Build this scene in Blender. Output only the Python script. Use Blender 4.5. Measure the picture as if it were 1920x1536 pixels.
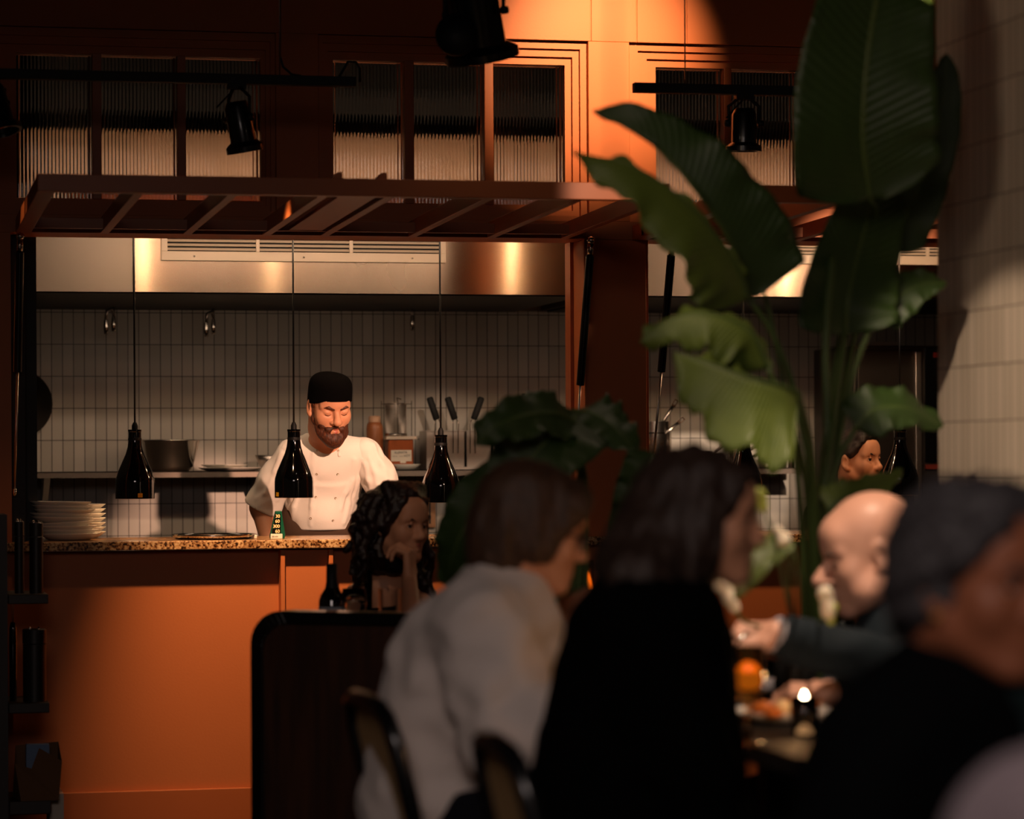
import bpy, bmesh, math, random
import numpy as np
from mathutils import Vector, Matrix
from mathutils.bvhtree import BVHTree

random.seed(7)
for o in list(bpy.data.objects):
    bpy.data.objects.remove(o)
SC = bpy.context.scene
COL = SC.collection

# ------------------------------------------------------------------ camera
FPX, HZ, ROLL, EYE = 5440.0, 860.0, 0.005, 1.28      # focal length in px of a 1920 wide frame, horizon row, roll, eye height
TH = math.radians(12.4)                              # the camera looks 12.4 degrees to the right of the wall's normal
FV = Vector((math.sin(TH), math.cos(TH), 0)); RV = Vector((math.cos(TH), -math.sin(TH), 0)); UP = Vector((0, 0, 1))
CAMP = Vector((0, 0, EYE))
cam = bpy.data.cameras.new('camera'); camo = bpy.data.objects.new('camera', cam); COL.objects.link(camo)
rc = (RV - ROLL*UP).normalized(); uc = (UP + ROLL*RV).normalized(); bc = -FV
camo.matrix_world = Matrix(((rc.x, uc.x, bc.x, 0), (rc.y, uc.y, bc.y, 0), (rc.z, uc.z, bc.z, EYE), (0, 0, 0, 1)))
cam.sensor_width = 36; cam.sensor_fit = 'HORIZONTAL'; cam.lens = 36*FPX/1920
cam.shift_y = (HZ-768)/1920
cam.clip_start = 0.1; cam.clip_end = 60
cam.dof.use_dof = True; cam.dof.focus_distance = 10.6; cam.dof.aperture_fstop = 2.5
SC.camera = camo

def RAY(px, py):
    u, v = px-960.0, py-HZ
    u, v = u-ROLL*v, v+ROLL*u
    return FV + RV*(u/FPX) - UP*(v/FPX)
def PD(px, py, d): return CAMP + RAY(px, py)*d                   # the point of a pixel at a distance along the view axis
def PY(px, py, Y):                                               # the point of a pixel on the plane y = Y
    r = RAY(px, py); return CAMP + r*(Y/r.y)
def PZ(px, py, z):
    r = RAY(px, py); return CAMP + r*((z-EYE)/r.z)
def XA(px, Y, py=700): return PY(px, py, Y).x
def ZA(py, Y, px=700): return PY(px, py, Y).z

# ------------------------------------------------------------------ world and exposure
w = bpy.data.worlds.new('room_air'); SC.world = w; w.use_nodes = True
w.node_tree.nodes['Background'].inputs[0].default_value = (1.0, 0.62, 0.40, 1); w.node_tree.nodes['Background'].inputs[1].default_value = 0.012
SC.view_settings.view_transform = 'Standard'; SC.view_settings.look = 'None'
SC.view_settings.exposure = 0.0; SC.view_settings.gamma = 1.0; SC.view_settings.use_curve_mapping = False
try:
    SC.cycles.max_bounces = 8; SC.cycles.transmission_bounces = 8; SC.cycles.transparent_max_bounces = 8
    SC.cycles.sample_clamp_indirect = 3.0; SC.cycles.caustics_refractive = False; SC.cycles.caustics_reflective = False
    SC.cycles.use_denoising = True
except Exception: pass

# ------------------------------------------------------------------ lamps
WARM = (1.0, 0.58, 0.29); AMBER = (1.0, 0.50, 0.20); KITCH = (1.0, 0.72, 0.50); SOFT = (1.0, 0.72, 0.52)
def aim(o, p, q):
    o.location = p; o.rotation_euler = (Vector(q)-Vector(p)).to_track_quat('-Z', 'Y').to_euler()
def spot(name, p, q, watt, deg, col=WARM, blend=0.5, rad=0.03):
    l = bpy.data.lights.new(name, 'SPOT'); l.energy = watt; l.color = col; l.spot_size = math.radians(deg); l.spot_blend = blend
    l.shadow_soft_size = rad; o = bpy.data.objects.new(name, l); COL.objects.link(o); aim(o, p, q); return o
def area(name, p, q, sx, sy, watt, col=KITCH, spread=180):
    l = bpy.data.lights.new(name, 'AREA'); l.shape = 'RECTANGLE'; l.size = sx; l.size_y = sy; l.energy = watt; l.color = col
    l.spread = math.radians(spread); o = bpy.data.objects.new(name, l); COL.objects.link(o); aim(o, p, q); return o
def bulb(name, p, watt, col=WARM, rad=0.02):
    l = bpy.data.lights.new(name, 'POINT'); l.energy = watt; l.color = col; l.shadow_soft_size = rad
    o = bpy.data.objects.new(name, l); COL.objects.link(o); o.location = p; return o
YF, YC, YH, YW = 10.10, 10.125, 11.20, 12.50         # facade face, counter panel, hood face, tiled back wall
# wall washer above the pillar, dining room spots on the ceiling tracks, plus added fill lights
spot('wall_washer', PY(1165, 110, YF)+Vector((0, -1.2, 0.50)), PY(1125, 105, YF), 270, 42, WARM, 1.0, 0.02)
spot('counter_spot', PY(463, 268, 9.30), PY(560, 1330, YC), 230, 50, WARM, 0.9, 0.035)
spot('counter_spot_right', PY(1384, 285, 9.45), PY(1440, 1130, YC), 60, 34, WARM, 0.9, 0.035)
spot('edge_spot', PY(-5, 258, 9.30), PY(170, 1330, YC), 4, 38, WARM, 0.9, 0.035)
spot('chef_spot', (2.55, 6.0, 2.52), PY(612, 868, 10.85), 1750, 8.4, (1.0, 0.56, 0.37), 0.6, 0.05)
spot('canopy_spot', (0.05, 8.9, 2.5), PY(33, 395, 9.6), 40, 10, WARM, 0.3, 0.01)
spot('hostess_spot', (4.1, 9.0, 2.9), PD(1620, 870, 11.35), 75, 12, WARM, 0.7, 0.03)
spot('table_spot', PD(1700, 300, 5.6)+UP*0.8, PD(1545, 1120, 6.1), 125, 34, SOFT, 0.5, 0.03)
spot('low_plant_fill', (2.1, 7.7, 3.15), PD(1080, 800, 7.05), 12, 13, SOFT, 0.7, 0.03)  # added to brighten the leaves of the low plant
area('pillar_fill', (-0.4, 4.2, 2.7), (2.66, 6.5, 2.1), .8, .8, 1.6, SOFT, 55)  # added soft light that lifts the dark top of the tiled pillar
spot('plant_spot', (1.3, 5.2, 3.0), PD(1370, 650, 6.4), 55, 11, SOFT, 0.7, 0.02)
spot('side_wall_spot', (1.25, 4.75, 2.2), PD(1862, 740, 7.0), 230, 15, SOFT, 0.5, 0.015)
area('dining_fill', (0.0, 1.2, 3.1), (1.3, 4.7, 0.8), 1.6, 1.6, 13, (1.0, 0.80, 0.72), 75)
spot('booth_fill', (0.95, 6.9, 3.0), PD(760, 1000, 8.85), 22, 9, SOFT, .8, .05)  # added to lift the face of the curly haired woman
spot('shelf_spot', (2.1, 6.0, 2.72), PY(830, 845, 12.2), 330, 6.5, SOFT, .8, .03)
# kitchen strip lights on the inner side of the facade, with added fill lights
def strip(name, xa, xb, watt, z=2.205):
    l = area(name, ((xa+xb)/2, 10.42, z), ((xa+xb)/2, 11.42, z-.055), xb-xa, 0.03, watt, KITCH); return l
strip('kitchen_strip_left', 0.75, 2.35, 7.5)
strip('tile_fill_low', 0.75, 2.35, .55, 2.055)  # added fill for the left tiles, has no fixture
area('kitchen_ceiling_fill', (2.2, 10.95, 3.25), (2.2, 10.95, 0), 3.0, .2, 2.2, KITCH)  # added, stands for light bounced around above the hoods
area('tile_fill_left', (1.55, 11.55, 1.895), (1.55, 11.85, 1.2), 1.7, .12, 1.2, KITCH)  # added area light under the hood that fills the tile wall
area('tile_fill_right', (3.5, 11.55, 1.895), (3.5, 11.85, 1.2), 1.2, .12, .5, KITCH)  # added likewise for the tiles of the right hatch
strip('kitchen_strip_right', 3.5, 3.95, 4.5)
spot('pan_spot', (3.3, 6.0, 3.12), PY(1340, 860, 12.4), 1500, 8, SOFT, .5, .03)
# ------------------------------------------------------------------ materials
def lin(c):
    if isinstance(c, str): c = [int(c[i:i+2], 16)/255 for i in (0, 2, 4)]
    return tuple(x/12.92 if x <= .04045 else ((x+.055)/1.055)**2.4 for x in c)
class NT:
    def __init__(s, m): s.t = m.node_tree; s.n = s.t.nodes; s.l = s.t.links
    def add(s, t, **k):
        x = s.n.new(t)
        for a, b in k.items(): setattr(x, a, b)
        return x
    def link(s, a, b): s.l.new(a, b)
MATS = {}
def M(name, col, rough=.5, metal=0., var=.12, vs=6., bump=0., bs=60., stretch=(1, 1, 1), spec=.5, trans=0., emit=None, es=0., coat=0., sheen=0., ior=1.45, sss=0.):
    if name in MATS: return MATS[name]
    m = bpy.data.materials.new(name); m.use_nodes = True; t = NT(m); b = t.n['Principled BSDF']
    c = lin(col) if isinstance(col, str) else col
    co = t.add('ShaderNodeTexCoord'); mp = t.add('ShaderNodeMapping'); mp.inputs['Scale'].default_value = stretch
    t.link(co.outputs['Object'], mp.inputs[0])
    if var > 0:
        nz = t.add('ShaderNodeTexNoise'); nz.inputs['Scale'].default_value = vs; nz.inputs['Detail'].default_value = 4
        t.link(mp.outputs[0], nz.inputs['Vector'])
        mx = t.add('ShaderNodeMix', data_type='RGBA'); mx.inputs[6].default_value = (*[max(0, x*(1-var)) for x in c], 1); mx.inputs[7].default_value = (*[min(1, x*(1+var)) for x in c], 1)
        t.link(nz.outputs[0], mx.inputs[0]); t.link(mx.outputs[2], b.inputs['Base Color'])
    else: b.inputs['Base Color'].default_value = (*c, 1)
    b.inputs['Roughness'].default_value = rough; b.inputs['Metallic'].default_value = metal; b.inputs['IOR'].default_value = ior
    b.inputs['Specular IOR Level'].default_value = spec; b.inputs['Transmission Weight'].default_value = trans
    b.inputs['Coat Weight'].default_value = coat; b.inputs['Sheen Weight'].default_value = sheen
    if sss: b.inputs['Subsurface Weight'].default_value = sss; b.inputs['Subsurface Radius'].default_value = (.01, .004, .002); b.inputs['Subsurface Scale'].default_value = 1.0
    if emit is not None: b.inputs['Emission Color'].default_value = (*(lin(emit) if isinstance(emit, str) else emit), 1); b.inputs['Emission Strength'].default_value = es
    if bump > 0:
        n2 = t.add('ShaderNodeTexNoise'); n2.inputs['Scale'].default_value = bs; n2.inputs['Detail'].default_value = 3; t.link(mp.outputs[0], n2.inputs['Vector'])
        bp = t.add('ShaderNodeBump'); bp.inputs['Strength'].default_value = bump; bp.inputs['Distance'].default_value = .01
        t.link(n2.outputs[0], bp.inputs['Height']); t.link(bp.outputs[0], b.inputs['Normal'])
    MATS[name] = m; return m
def tile_mat(name, axes, c1, c2, grout, tw, th, ox=0., oz=0., rough=.38):
    m = bpy.data.materials.new(name); m.use_nodes = True; t = NT(m); b = t.n['Principled BSDF']
    co = t.add('ShaderNodeTexCoord'); sp = t.add('ShaderNodeSeparateXYZ'); cb = t.add('ShaderNodeCombineXYZ'); mp = t.add('ShaderNodeMapping')
    t.link(co.outputs['Object'], sp.inputs[0]); t.link(sp.outputs[axes], cb.inputs[0]); t.link(sp.outputs['Z'], cb.inputs[1]); t.link(cb.outputs[0], mp.inputs[0])
    mp.inputs['Location'].default_value = (ox, oz, 0)
    br = t.add('ShaderNodeTexBrick'); br.offset = 0; br.squash = 1; t.link(mp.outputs[0], br.inputs['Vector'])
    for k, v in (('Scale', 1.), ('Brick Width', tw), ('Row Height', th), ('Mortar Size', .0017), ('Mortar Smooth', .15), ('Bias', 0.)): br.inputs[k].default_value = v
    br.inputs['Color1'].default_value = (*lin(c1), 1); br.inputs['Color2'].default_value = (*lin(c2), 1); br.inputs['Mortar'].default_value = (*lin(grout), 1)
    t.link(br.outputs['Color'], b.inputs['Base Color']); b.inputs['Roughness'].default_value = rough
    nz = t.add('ShaderNodeTexNoise'); nz.inputs['Scale'].default_value = 9; t.link(co.outputs['Object'], nz.inputs['Vector'])
    ad = t.add('ShaderNodeMath', operation='MULTIPLY_ADD'); ad.inputs[1].default_value = -1.0; t.link(br.outputs['Fac'], ad.inputs[0]); t.link(nz.outputs[0], ad.inputs[2])
    bp = t.add('ShaderNodeBump'); bp.inputs['Strength'].default_value = .35; bp.inputs['Distance'].default_value = .004; t.link(ad.outputs[0], bp.inputs['Height']); t.link(bp.outputs[0], b.inputs['Normal'])
    return m
def granite_mat():
    m = bpy.data.materials.new('granite'); m.use_nodes = True; t = NT(m); b = t.n['Principled BSDF']
    co = t.add('ShaderNodeTexCoord')
    v = t.add('ShaderNodeTexNoise'); v.inputs['Scale'].default_value = 130; v.inputs['Detail'].default_value = 3; t.link(co.outputs['Object'], v.inputs['Vector'])
    r = t.add('ShaderNodeValToRGB'); e = r.color_ramp.elements; e[0].position = .36; e[0].color = (*lin('2a1a10'), 1); e[1].position = .68; e[1].color = (*lin('e0bf94'), 1)
    x = e.new(.45); x.color = (*lin('8a5a34'), 1); x = e.new(.53); x.color = (*lin('c99b6a'), 1)
    t.link(v.outputs[0], r.inputs[0])
    n = t.add('ShaderNodeTexNoise'); n.inputs['Scale'].default_value = 14; t.link(co.outputs['Object'], n.inputs['Vector'])
    mx = t.add('ShaderNodeMix', data_type='RGBA', blend_type='MULTIPLY'); mx.inputs[0].default_value = .8
    r2 = t.add('ShaderNodeValToRGB'); r2.color_ramp.elements[0].color = (.45, .35, .28, 1); r2.color_ramp.elements[0].position = .35; r2.color_ramp.elements[1].position = .65
    t.link(n.outputs[0], r2.inputs[0]); t.link(r.outputs[0], mx.inputs[6]); t.link(r2.outputs[0], mx.inputs[7]); t.link(mx.outputs[2], b.inputs['Base Color'])
    b.inputs['Roughness'].default_value = .22
    return m
def steel_mat(name, col, rough, sx=1.2, sz=420, bump=.07):
    m = bpy.data.materials.new(name); m.use_nodes = True; t = NT(m); b = t.n['Principled BSDF']
    b.inputs['Base Color'].default_value = (*lin(col), 1); b.inputs['Metallic'].default_value = 1; b.inputs['Roughness'].default_value = rough; b.inputs['Anisotropic'].default_value = .9; b.inputs['Anisotropic Rotation'].default_value = .25
    tg = t.add('ShaderNodeTangent', direction_type='RADIAL', axis='Z'); t.link(tg.outputs[0], b.inputs['Tangent'])
    co = t.add('ShaderNodeTexCoord'); mp = t.add('ShaderNodeMapping'); mp.inputs['Scale'].default_value = (sx, sx, sz); t.link(co.outputs['Object'], mp.inputs[0])
    n = t.add('ShaderNodeTexNoise'); n.inputs['Scale'].default_value = 1; n.inputs['Detail'].default_value = 2; t.link(mp.outputs[0], n.inputs['Vector'])
    bp = t.add('ShaderNodeBump'); bp.inputs['Strength'].default_value = bump; bp.inputs['Distance'].default_value = .003; t.link(n.outputs[0], bp.inputs['Height']); t.link(bp.outputs[0], b.inputs['Normal'])
    n2 = t.add('ShaderNodeTexNoise'); n2.inputs['Scale'].default_value = 3; t.link(co.outputs['Object'], n2.inputs['Vector'])
    mr = t.add('ShaderNodeMapRange'); mr.inputs[3].default_value = rough*.8; mr.inputs[4].default_value = rough*1.25; t.link(n2.outputs[0], mr.inputs[0]); t.link(mr.outputs[0], b.inputs['Roughness'])
    MATS[name] = m; return m
def wood_mat(name, c1, c2, rough=.45, sc=(14, 14, 1.2)):
    m = bpy.data.materials.new(name); m.use_nodes = True; t = NT(m); b = t.n['Principled BSDF']
    co = t.add('ShaderNodeTexCoord'); mp = t.add('ShaderNodeMapping'); mp.inputs['Scale'].default_value = sc; t.link(co.outputs['Object'], mp.inputs[0])
    n = t.add('ShaderNodeTexNoise'); n.inputs['Scale'].default_value = 3; n.inputs['Detail'].default_value = 6; t.link(mp.outputs[0], n.inputs['Vector'])
    r = t.add('ShaderNodeValToRGB'); r.color_ramp.elements[0].color = (*lin(c1), 1); r.color_ramp.elements[1].color = (*lin(c2), 1)
    r.color_ramp.elements[0].position = .3; r.color_ramp.elements[1].position = .7
    t.link(n.outputs[0], r.inputs[0]); t.link(r.outputs[0], b.inputs['Base Color']); b.inputs['Roughness'].default_value = rough
    MATS[name] = m; return m

PAINT = M('terracotta_paint', (.50, .140, .040), .55, var=.05, vs=3, bump=.04, bs=120)
PAINT_D = M('terracotta_gloss', (.40, .105, .03), .4, var=.06, vs=4)
TILE = tile_mat('kitchen_tile', 'X', 'b9b2a8', 'a8a197', '140e0a', .0463, .1367)
TILE_S = tile_mat('pillar_tile', 'Y', 'b5aa98', 'a89d8b', '5a5044', .0463, .1367, rough=.5)
GRAN = granite_mat()
STEEL = steel_mat('brushed_steel', '76675a', .25, bump=.0)
STEEL_M = M('satin_steel', '6f655d', .5, metal=.8, var=.06, vs=3)
STEEL_P = M('polished_steel', 'cfc6bd', .16, metal=1, var=.05, vs=8)
STEEL_C = M('plain_steel', 'b9b0a8', .33, metal=1, var=.08, vs=10)
BLACK = M('black_enamel', '070708', .28, var=.2, vs=5, coat=.3)
BLACKM = M('matt_black', '0a0a0b', .6, var=.2, vs=9)
RUBBER = M('black_rubber', '101010', .75, var=.2, vs=20)
GLOSSB = M('gloss_black', '050506', .08, var=.1, vs=5, coat=1.)
WHITEC = M('white_china', 'e8e2d8', .25, var=.03)
DARKW = wood_mat('dark_walnut', '1a0d07', '36200f', .4)
DARKT = wood_mat('near_black_timber', '0c0705', '180d08', .45)
SHELFW = wood_mat('dark_shelf_timber', '140c07', '22140c', .5)
CANE = M('woven_cane', 'd0a874', .7, var=.35, vs=120, bump=.5, bs=220)
GLASS = M('clear_glass', (.95, .95, .95), .03, var=0, trans=1, ior=1.45)
FLUTE = M('fluted_glass', (.86, .86, .84), .04, var=0, trans=1, ior=1.45)
OFFW = M('offwhite_grille', 'b7a695', .5, var=.05)

# ------------------------------------------------------------------ objects
def wloc(o):
    v = Vector((0, 0, 0))
    while o is not None: v += o.location; o = o.parent
    return v
def tag(o, label=None, cat=None, group=None, kind=None):
    if label: o['label'] = label
    if cat: o['category'] = cat
    if group: o['group'] = group
    if kind: o['kind'] = kind
    return o
def thing(name, label, cat, loc, group=None):
    o = bpy.data.objects.new(name, None); o.empty_display_size = .05; COL.objects.link(o); o.location = loc
    return tag(o, label, cat, group)
def link_mesh(name, me, mat, parent, smooth):
    for m in (mat if isinstance(mat, (list, tuple)) else [mat]): me.materials.append(m)
    if smooth: me.polygons.foreach_set('use_smooth', [True]*len(me.polygons))
    o = bpy.data.objects.new(name, me); COL.objects.link(o)
    if parent is not None: o.parent = parent
    return o
def frame_of(d, hint=(0, 0, 1)):
    d = Vector(d).normalized(); h = Vector(hint)
    if abs(d.dot(h)) > .98: h = Vector((1, 0, 0))
    a = d.cross(h).normalized(); return a, a.cross(d).normalized()   # two axes across d
class MB:
    """collects simple solids in world coordinates and links them as ONE mesh object"""
    def __init__(s): s.v = []; s.f = []
    def add(s, vs, fs):
        n = len(s.v); s.v += [Vector(p) for p in vs]; s.f += [tuple(i+n for i in f) for f in fs]; return s
    def box(s, x0, x1, y0, y1, z0, z1):
        return s.add([(x0, y0, z0), (x1, y0, z0), (x1, y1, z0), (x0, y1, z0), (x0, y0, z1), (x1, y0, z1), (x1, y1, z1), (x0, y1, z1)],
                     [(0, 3, 2, 1), (4, 5, 6, 7), (0, 1, 5, 4), (1, 2, 6, 5), (2, 3, 7, 6), (3, 0, 4, 7)])
    def obox(s, c, ax, ay, az):       # oriented box: centre and three half axes
        c, ax, ay, az = map(Vector, (c, ax, ay, az)); q = []
        for k in (-1, 1):
            for (i, j) in ((-1, -1), (1, -1), (1, 1), (-1, 1)): q.append(c+ax*i+ay*j+az*k)
        return s.add(q, [(0, 3, 2, 1), (4, 5, 6, 7), (0, 1, 5, 4), (1, 2, 6, 5), (2, 3, 7, 6), (3, 0, 4, 7)])
    def bar(s, p, q, w, h, hint=(0, 0, 1)):
        p, q = Vector(p), Vector(q); a, b = frame_of(q-p, hint); return s.obox((p+q)/2, a*w/2, b*h/2, (q-p)/2)
    def tube(s, pts, r, n=10, cap=True):
        pts = [Vector(p) for p in pts]; rs = r if isinstance(r, (list, tuple)) else [r]*len(pts); base = len(s.v)
        a = None
        for i, p in enumerate(pts):
            d = (pts[min(i+1, len(pts)-1)]-pts[max(i-1, 0)]).normalized()
            if a is None: a, b = frame_of(d)
            else: a = (a-d*a.dot(d)).normalized(); b = a.cross(d)
            for k in range(n):
                t = 2*math.pi*k/n; s.v.append(p+(a*math.cos(t)+b*math.sin(t))*rs[i])
        for i in range(len(pts)-1):
            for k in range(n):
                s.f.append((base+i*n+k, base+i*n+(k+1) % n, base+(i+1)*n+(k+1) % n, base+(i+1)*n+k))
        if cap:
            s.f.append(tuple(base+k for k in range(n))[::-1]); s.f.append(tuple(base+(len(pts)-1)*n+k for k in range(n)))
        return s
    def lathe(s, c, prof, n=32, axis=(0, 0, 1), closed=False):
        c = Vector(c); ax = Vector(axis).normalized(); a, b = frame_of(ax, (0, 1, 0)); base = len(s.v)
        for (r, z) in prof:
            for k in range(n):
                t = 2*math.pi*k/n; s.v.append(c+ax*z+(a*math.cos(t)+b*math.sin(t))*max(r, 1e-5))
        m = len(prof)
        for i in range(m-1+(1 if closed else 0)):
            j = (i+1) % m
            for k in range(n): s.f.append((base+i*n+k, base+i*n+(k+1) % n, base+j*n+(k+1) % n, base+j*n+k))
        return s
    def prism(s, poly, d):             # polygon (list of points) extruded by the vector d
        n = len(poly); poly = [Vector(p) for p in poly]; d = Vector(d)
        return s.add(poly+[p+d for p in poly], [tuple(range(n))[::-1], tuple(range(n, 2*n))]+[(i, (i+1) % n, (i+1) % n+n, i+n) for i in range(n)])
    def build(s, name, mat, parent=None, smooth=False, bevel=0., solid=0., sub=0, auto=False):
        off = wloc(parent); me = bpy.data.meshes.new(name)
        me.from_pydata([tuple(p-off) for p in s.v], [], s.f); me.validate()
        bm = bmesh.new(); bm.from_mesh(me); bmesh.ops.remove_doubles(bm, verts=bm.verts, dist=1e-6) if smooth else None; bmesh.ops.recalc_face_normals(bm, faces=bm.faces); bm.to_mesh(me); bm.free()
        o = link_mesh(name, me, mat, parent, smooth)
        if auto:
            try: me.set_sharp_from_angle(angle=math.radians(35))
            except Exception: pass
        if solid: x = o.modifiers.new('thickness', 'SOLIDIFY'); x.thickness = solid; x.offset = 0
        if sub: x = o.modifiers.new('smooth', 'SUBSURF'); x.levels = sub; x.render_levels = sub
        if bevel: x = o.modifiers.new('bevel', 'BEVEL'); x.width = bevel; x.segments = 2; x.limit_method = 'ANGLE'
        return o
def single(name, mb, mat, label, cat, group=None, **k):           # a thing that is one mesh
    return tag(mb.build(name, mat, None, **k), label, cat, group)
def struct(name, mb, mat, parent=None, **k):
    o = mb.build(name, mat, parent, **k)
    if parent is None: o['kind'] = 'structure'
    return o
def copy_tree(o, parent=None):
    c = o.copy(); COL.objects.link(c); c.parent = parent
    for ch in list(o.children): copy_tree(ch, c)
    return c
def text(name, body, size, loc, xdir, ydir, mat, parent, depth=.0006, align='LEFT'):
    cu = bpy.data.curves.new(name, 'FONT'); cu.body = body; cu.size = size; cu.extrude = depth; cu.align_x = align
    o = bpy.data.objects.new(name, cu); COL.objects.link(o); cu.materials.append(mat); o.parent = parent
    x = Vector(xdir).normalized(); y = Vector(ydir).normalized(); z = x.cross(y)
    R = Matrix((x, y, z)).transposed(); bpy.context.view_layer.update()
    me = bpy.data.meshes.new_from_object(o.evaluated_get(bpy.context.evaluated_depsgraph_get())); bpy.data.objects.remove(o)
    if not me.materials: me.materials.append(mat)
    o = bpy.data.objects.new(name, me); COL.objects.link(o); o.parent = parent; o.rotation_euler = R.to_euler(); o.location = Vector(loc)-wloc(parent); return o

# ------------------------------------------------------------------ smooth solids: distance fields meshed with surface nets
V3 = lambda p: np.array(tuple(p), dtype=np.float64)
def cone(a, b, r1, r2=None, k=.02, mat=0, op='u'): return ('c', V3(a), V3(b), float(r1), float(r1 if r2 is None else r2), k, mat, op)
def ell(c, r, R=None, k=.02, mat=0, op='u'): return ('e', V3(c), V3(r), np.eye(3) if R is None else np.array(R), k, mat, op)
def plane(p, n, k=.004): return ('p', V3(p), V3(n)/np.linalg.norm(V3(n)), k)          # cuts away the side the normal points to
def rbox(c, h, R=None, rad=.01, k=.01, mat=0, op='u'): return ('b', V3(c), V3(h), np.eye(3) if R is None else np.array(R), rad, k, mat, op)
def wob(X, Y, Z, sc, amp, seed, n=7):
    rs = np.random.RandomState(seed); o = 0
    for _ in range(n):
        d = rs.normal(size=3); d = d/np.linalg.norm(d)/sc*(.6+.8*rs.rand())*6.28; o = o+np.sin(X*d[0]+Y*d[1]+Z*d[2]+rs.rand()*6.28)
    return o*(amp/math.sqrt(n))
def axis_pts(lo, hi, c, fines):
    out = [lo]; x = lo
    while x < hi:
        st = c
        for (a, b, f) in fines:
            if a-.0 <= x <= b: st = min(st, f)
        x += st; out.append(x)
    return np.array(out)
def sdf_mesh(prims, res=.007, fine=(), disp=None, cuts=()):
    lo = np.array([1e9]*3); hi = -lo
    for p in prims:
        if p[-1] != 'u': continue
        if p[0] == 'c': l = np.minimum(p[1]-p[3], p[2]-p[4]); h = np.maximum(p[1]+p[3], p[2]+p[4])
        else: rr = np.abs(p[3]) @ (p[2]+(p[4] if p[0] == 'b' else 0)); l = p[1]-rr; h = p[1]+rr
        lo = np.minimum(lo, l); hi = np.maximum(hi, h)
    lo -= .025; hi += .025
    ax = [axis_pts(lo[i], hi[i], res, [(f[0][i], f[1][i], f[2]) for f in fine]) for i in range(3)]
    nx, ny, nz = map(len, ax)
    D = np.full((nx, ny, nz), .2, np.float32); T = np.zeros((nx, ny, nz), np.int8)
    for p in prims:
        k, mat, op = p[-3], p[-2], p[-1]
        if p[0] == 'c': l = np.minimum(p[1]-p[3], p[2]-p[4]); h = np.maximum(p[1]+p[3], p[2]+p[4])
        else: rr = np.abs(p[3]) @ (p[2]+(p[4] if p[0] == 'b' else 0)); l = p[1]-rr; h = p[1]+rr
        m = k+.02
        s = []
        for i in range(3):
            a = max(0, np.searchsorted(ax[i], l[i]-m)-1); b = min(len(ax[i]), np.searchsorted(ax[i], h[i]+m)+1); s.append(slice(a, b))
        s = tuple(s)
        X = ax[0][s[0]][:, None, None]; Y = ax[1][s[1]][None, :, None]; Z = ax[2][s[2]][None, None, :]
        if X.size == 0 or Y.size == 0 or Z.size == 0: continue
        if p[0] == 'c':
            a, b = p[1], p[2]; ba = b-a; L = max(ba @ ba, 1e-12)
            px, py, pz = X-a[0], Y-a[1], Z-a[2]; hh = np.clip((px*ba[0]+py*ba[1]+pz*ba[2])/L, 0, 1)
            d = np.sqrt((px-ba[0]*hh)**2+(py-ba[1]*hh)**2+(pz-ba[2]*hh)**2)-(p[3]+(p[4]-p[3])*hh)
        else:
            px, py, pz = X-p[1][0], Y-p[1][1], Z-p[1][2]; R = p[3]
            q = [px*R[0, i]+py*R[1, i]+pz*R[2, i] for i in range(3)]; r = p[2]
            if p[0] == 'e':
                k0 = np.sqrt(sum((q[i]/r[i])**2 for i in range(3))); k1 = np.sqrt(sum((q[i]/r[i]**2)**2 for i in range(3))); d = k0*(k0-1)/np.maximum(k1, 1e-6)
            else:
                g = [np.abs(q[i])-r[i] for i in range(3)]; d = np.sqrt(sum(np.maximum(x, 0)**2 for x in g))+np.minimum(np.maximum(np.maximum(g[0], g[1]), g[2]), 0)-p[4]
        old = D[s]; d = d.astype(np.float32)
        if op == 'u':
            T[s] = np.where(d < old-.0005, mat, T[s]); hq = np.maximum(k-np.abs(old-d), 0)/max(k, 1e-6); D[s] = np.minimum(old, d)-hq*hq*k/4
        else:
            e = -d; hq = np.maximum(k-np.abs(old-e), 0)/max(k, 1e-6)
            if mat: T[s] = np.where(e > old, mat, T[s])
            D[s] = np.maximum(old, e)+hq*hq*k/4
    X = ax[0][:, None, None]; Y = ax[1][None, :, None]; Z = ax[2][None, None, :]
    if disp is not None: D = D+disp(X, Y, Z).astype(np.float32)
    for c in cuts:
        d = ((X-c[1][0])*c[2][0]+(Y-c[1][1])*c[2][1]+(Z-c[1][2])*c[2][2]).astype(np.float32); k = c[3]
        hq = np.maximum(k-np.abs(D-d), 0)/max(k, 1e-6); D = np.maximum(D, d)+hq*hq*k/4
    # pad so that the surface closes
    D[0] = D[-1] = .1; D[:, 0] = D[:, -1] = .1; D[:, :, 0] = D[:, :, -1] = .1
    I = D < 0
    c = np.zeros((nx-1, ny-1, nz-1), np.int8)
    for i in (0, 1):
        for j in (0, 1):
            for k in (0, 1): c += I[i:nx-1+i, j:ny-1+j, k:nz-1+k]
    act = (c > 0) & (c < 8); A = np.argwhere(act)
    if len(A) == 0: return np.zeros((0, 3)), np.zeros((0, 4), int), np.zeros(0, int)
    idx = np.full(act.shape, -1, np.int32); idx[act] = np.arange(len(A))
    acc = np.zeros((len(A), 3)); cnt = np.zeros(len(A))
    cor = [(i, j, k) for i in (0, 1) for j in (0, 1) for k in (0, 1)]
    val = {q: D[A[:, 0]+q[0], A[:, 1]+q[1], A[:, 2]+q[2]].astype(np.float64) for q in cor}
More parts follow.
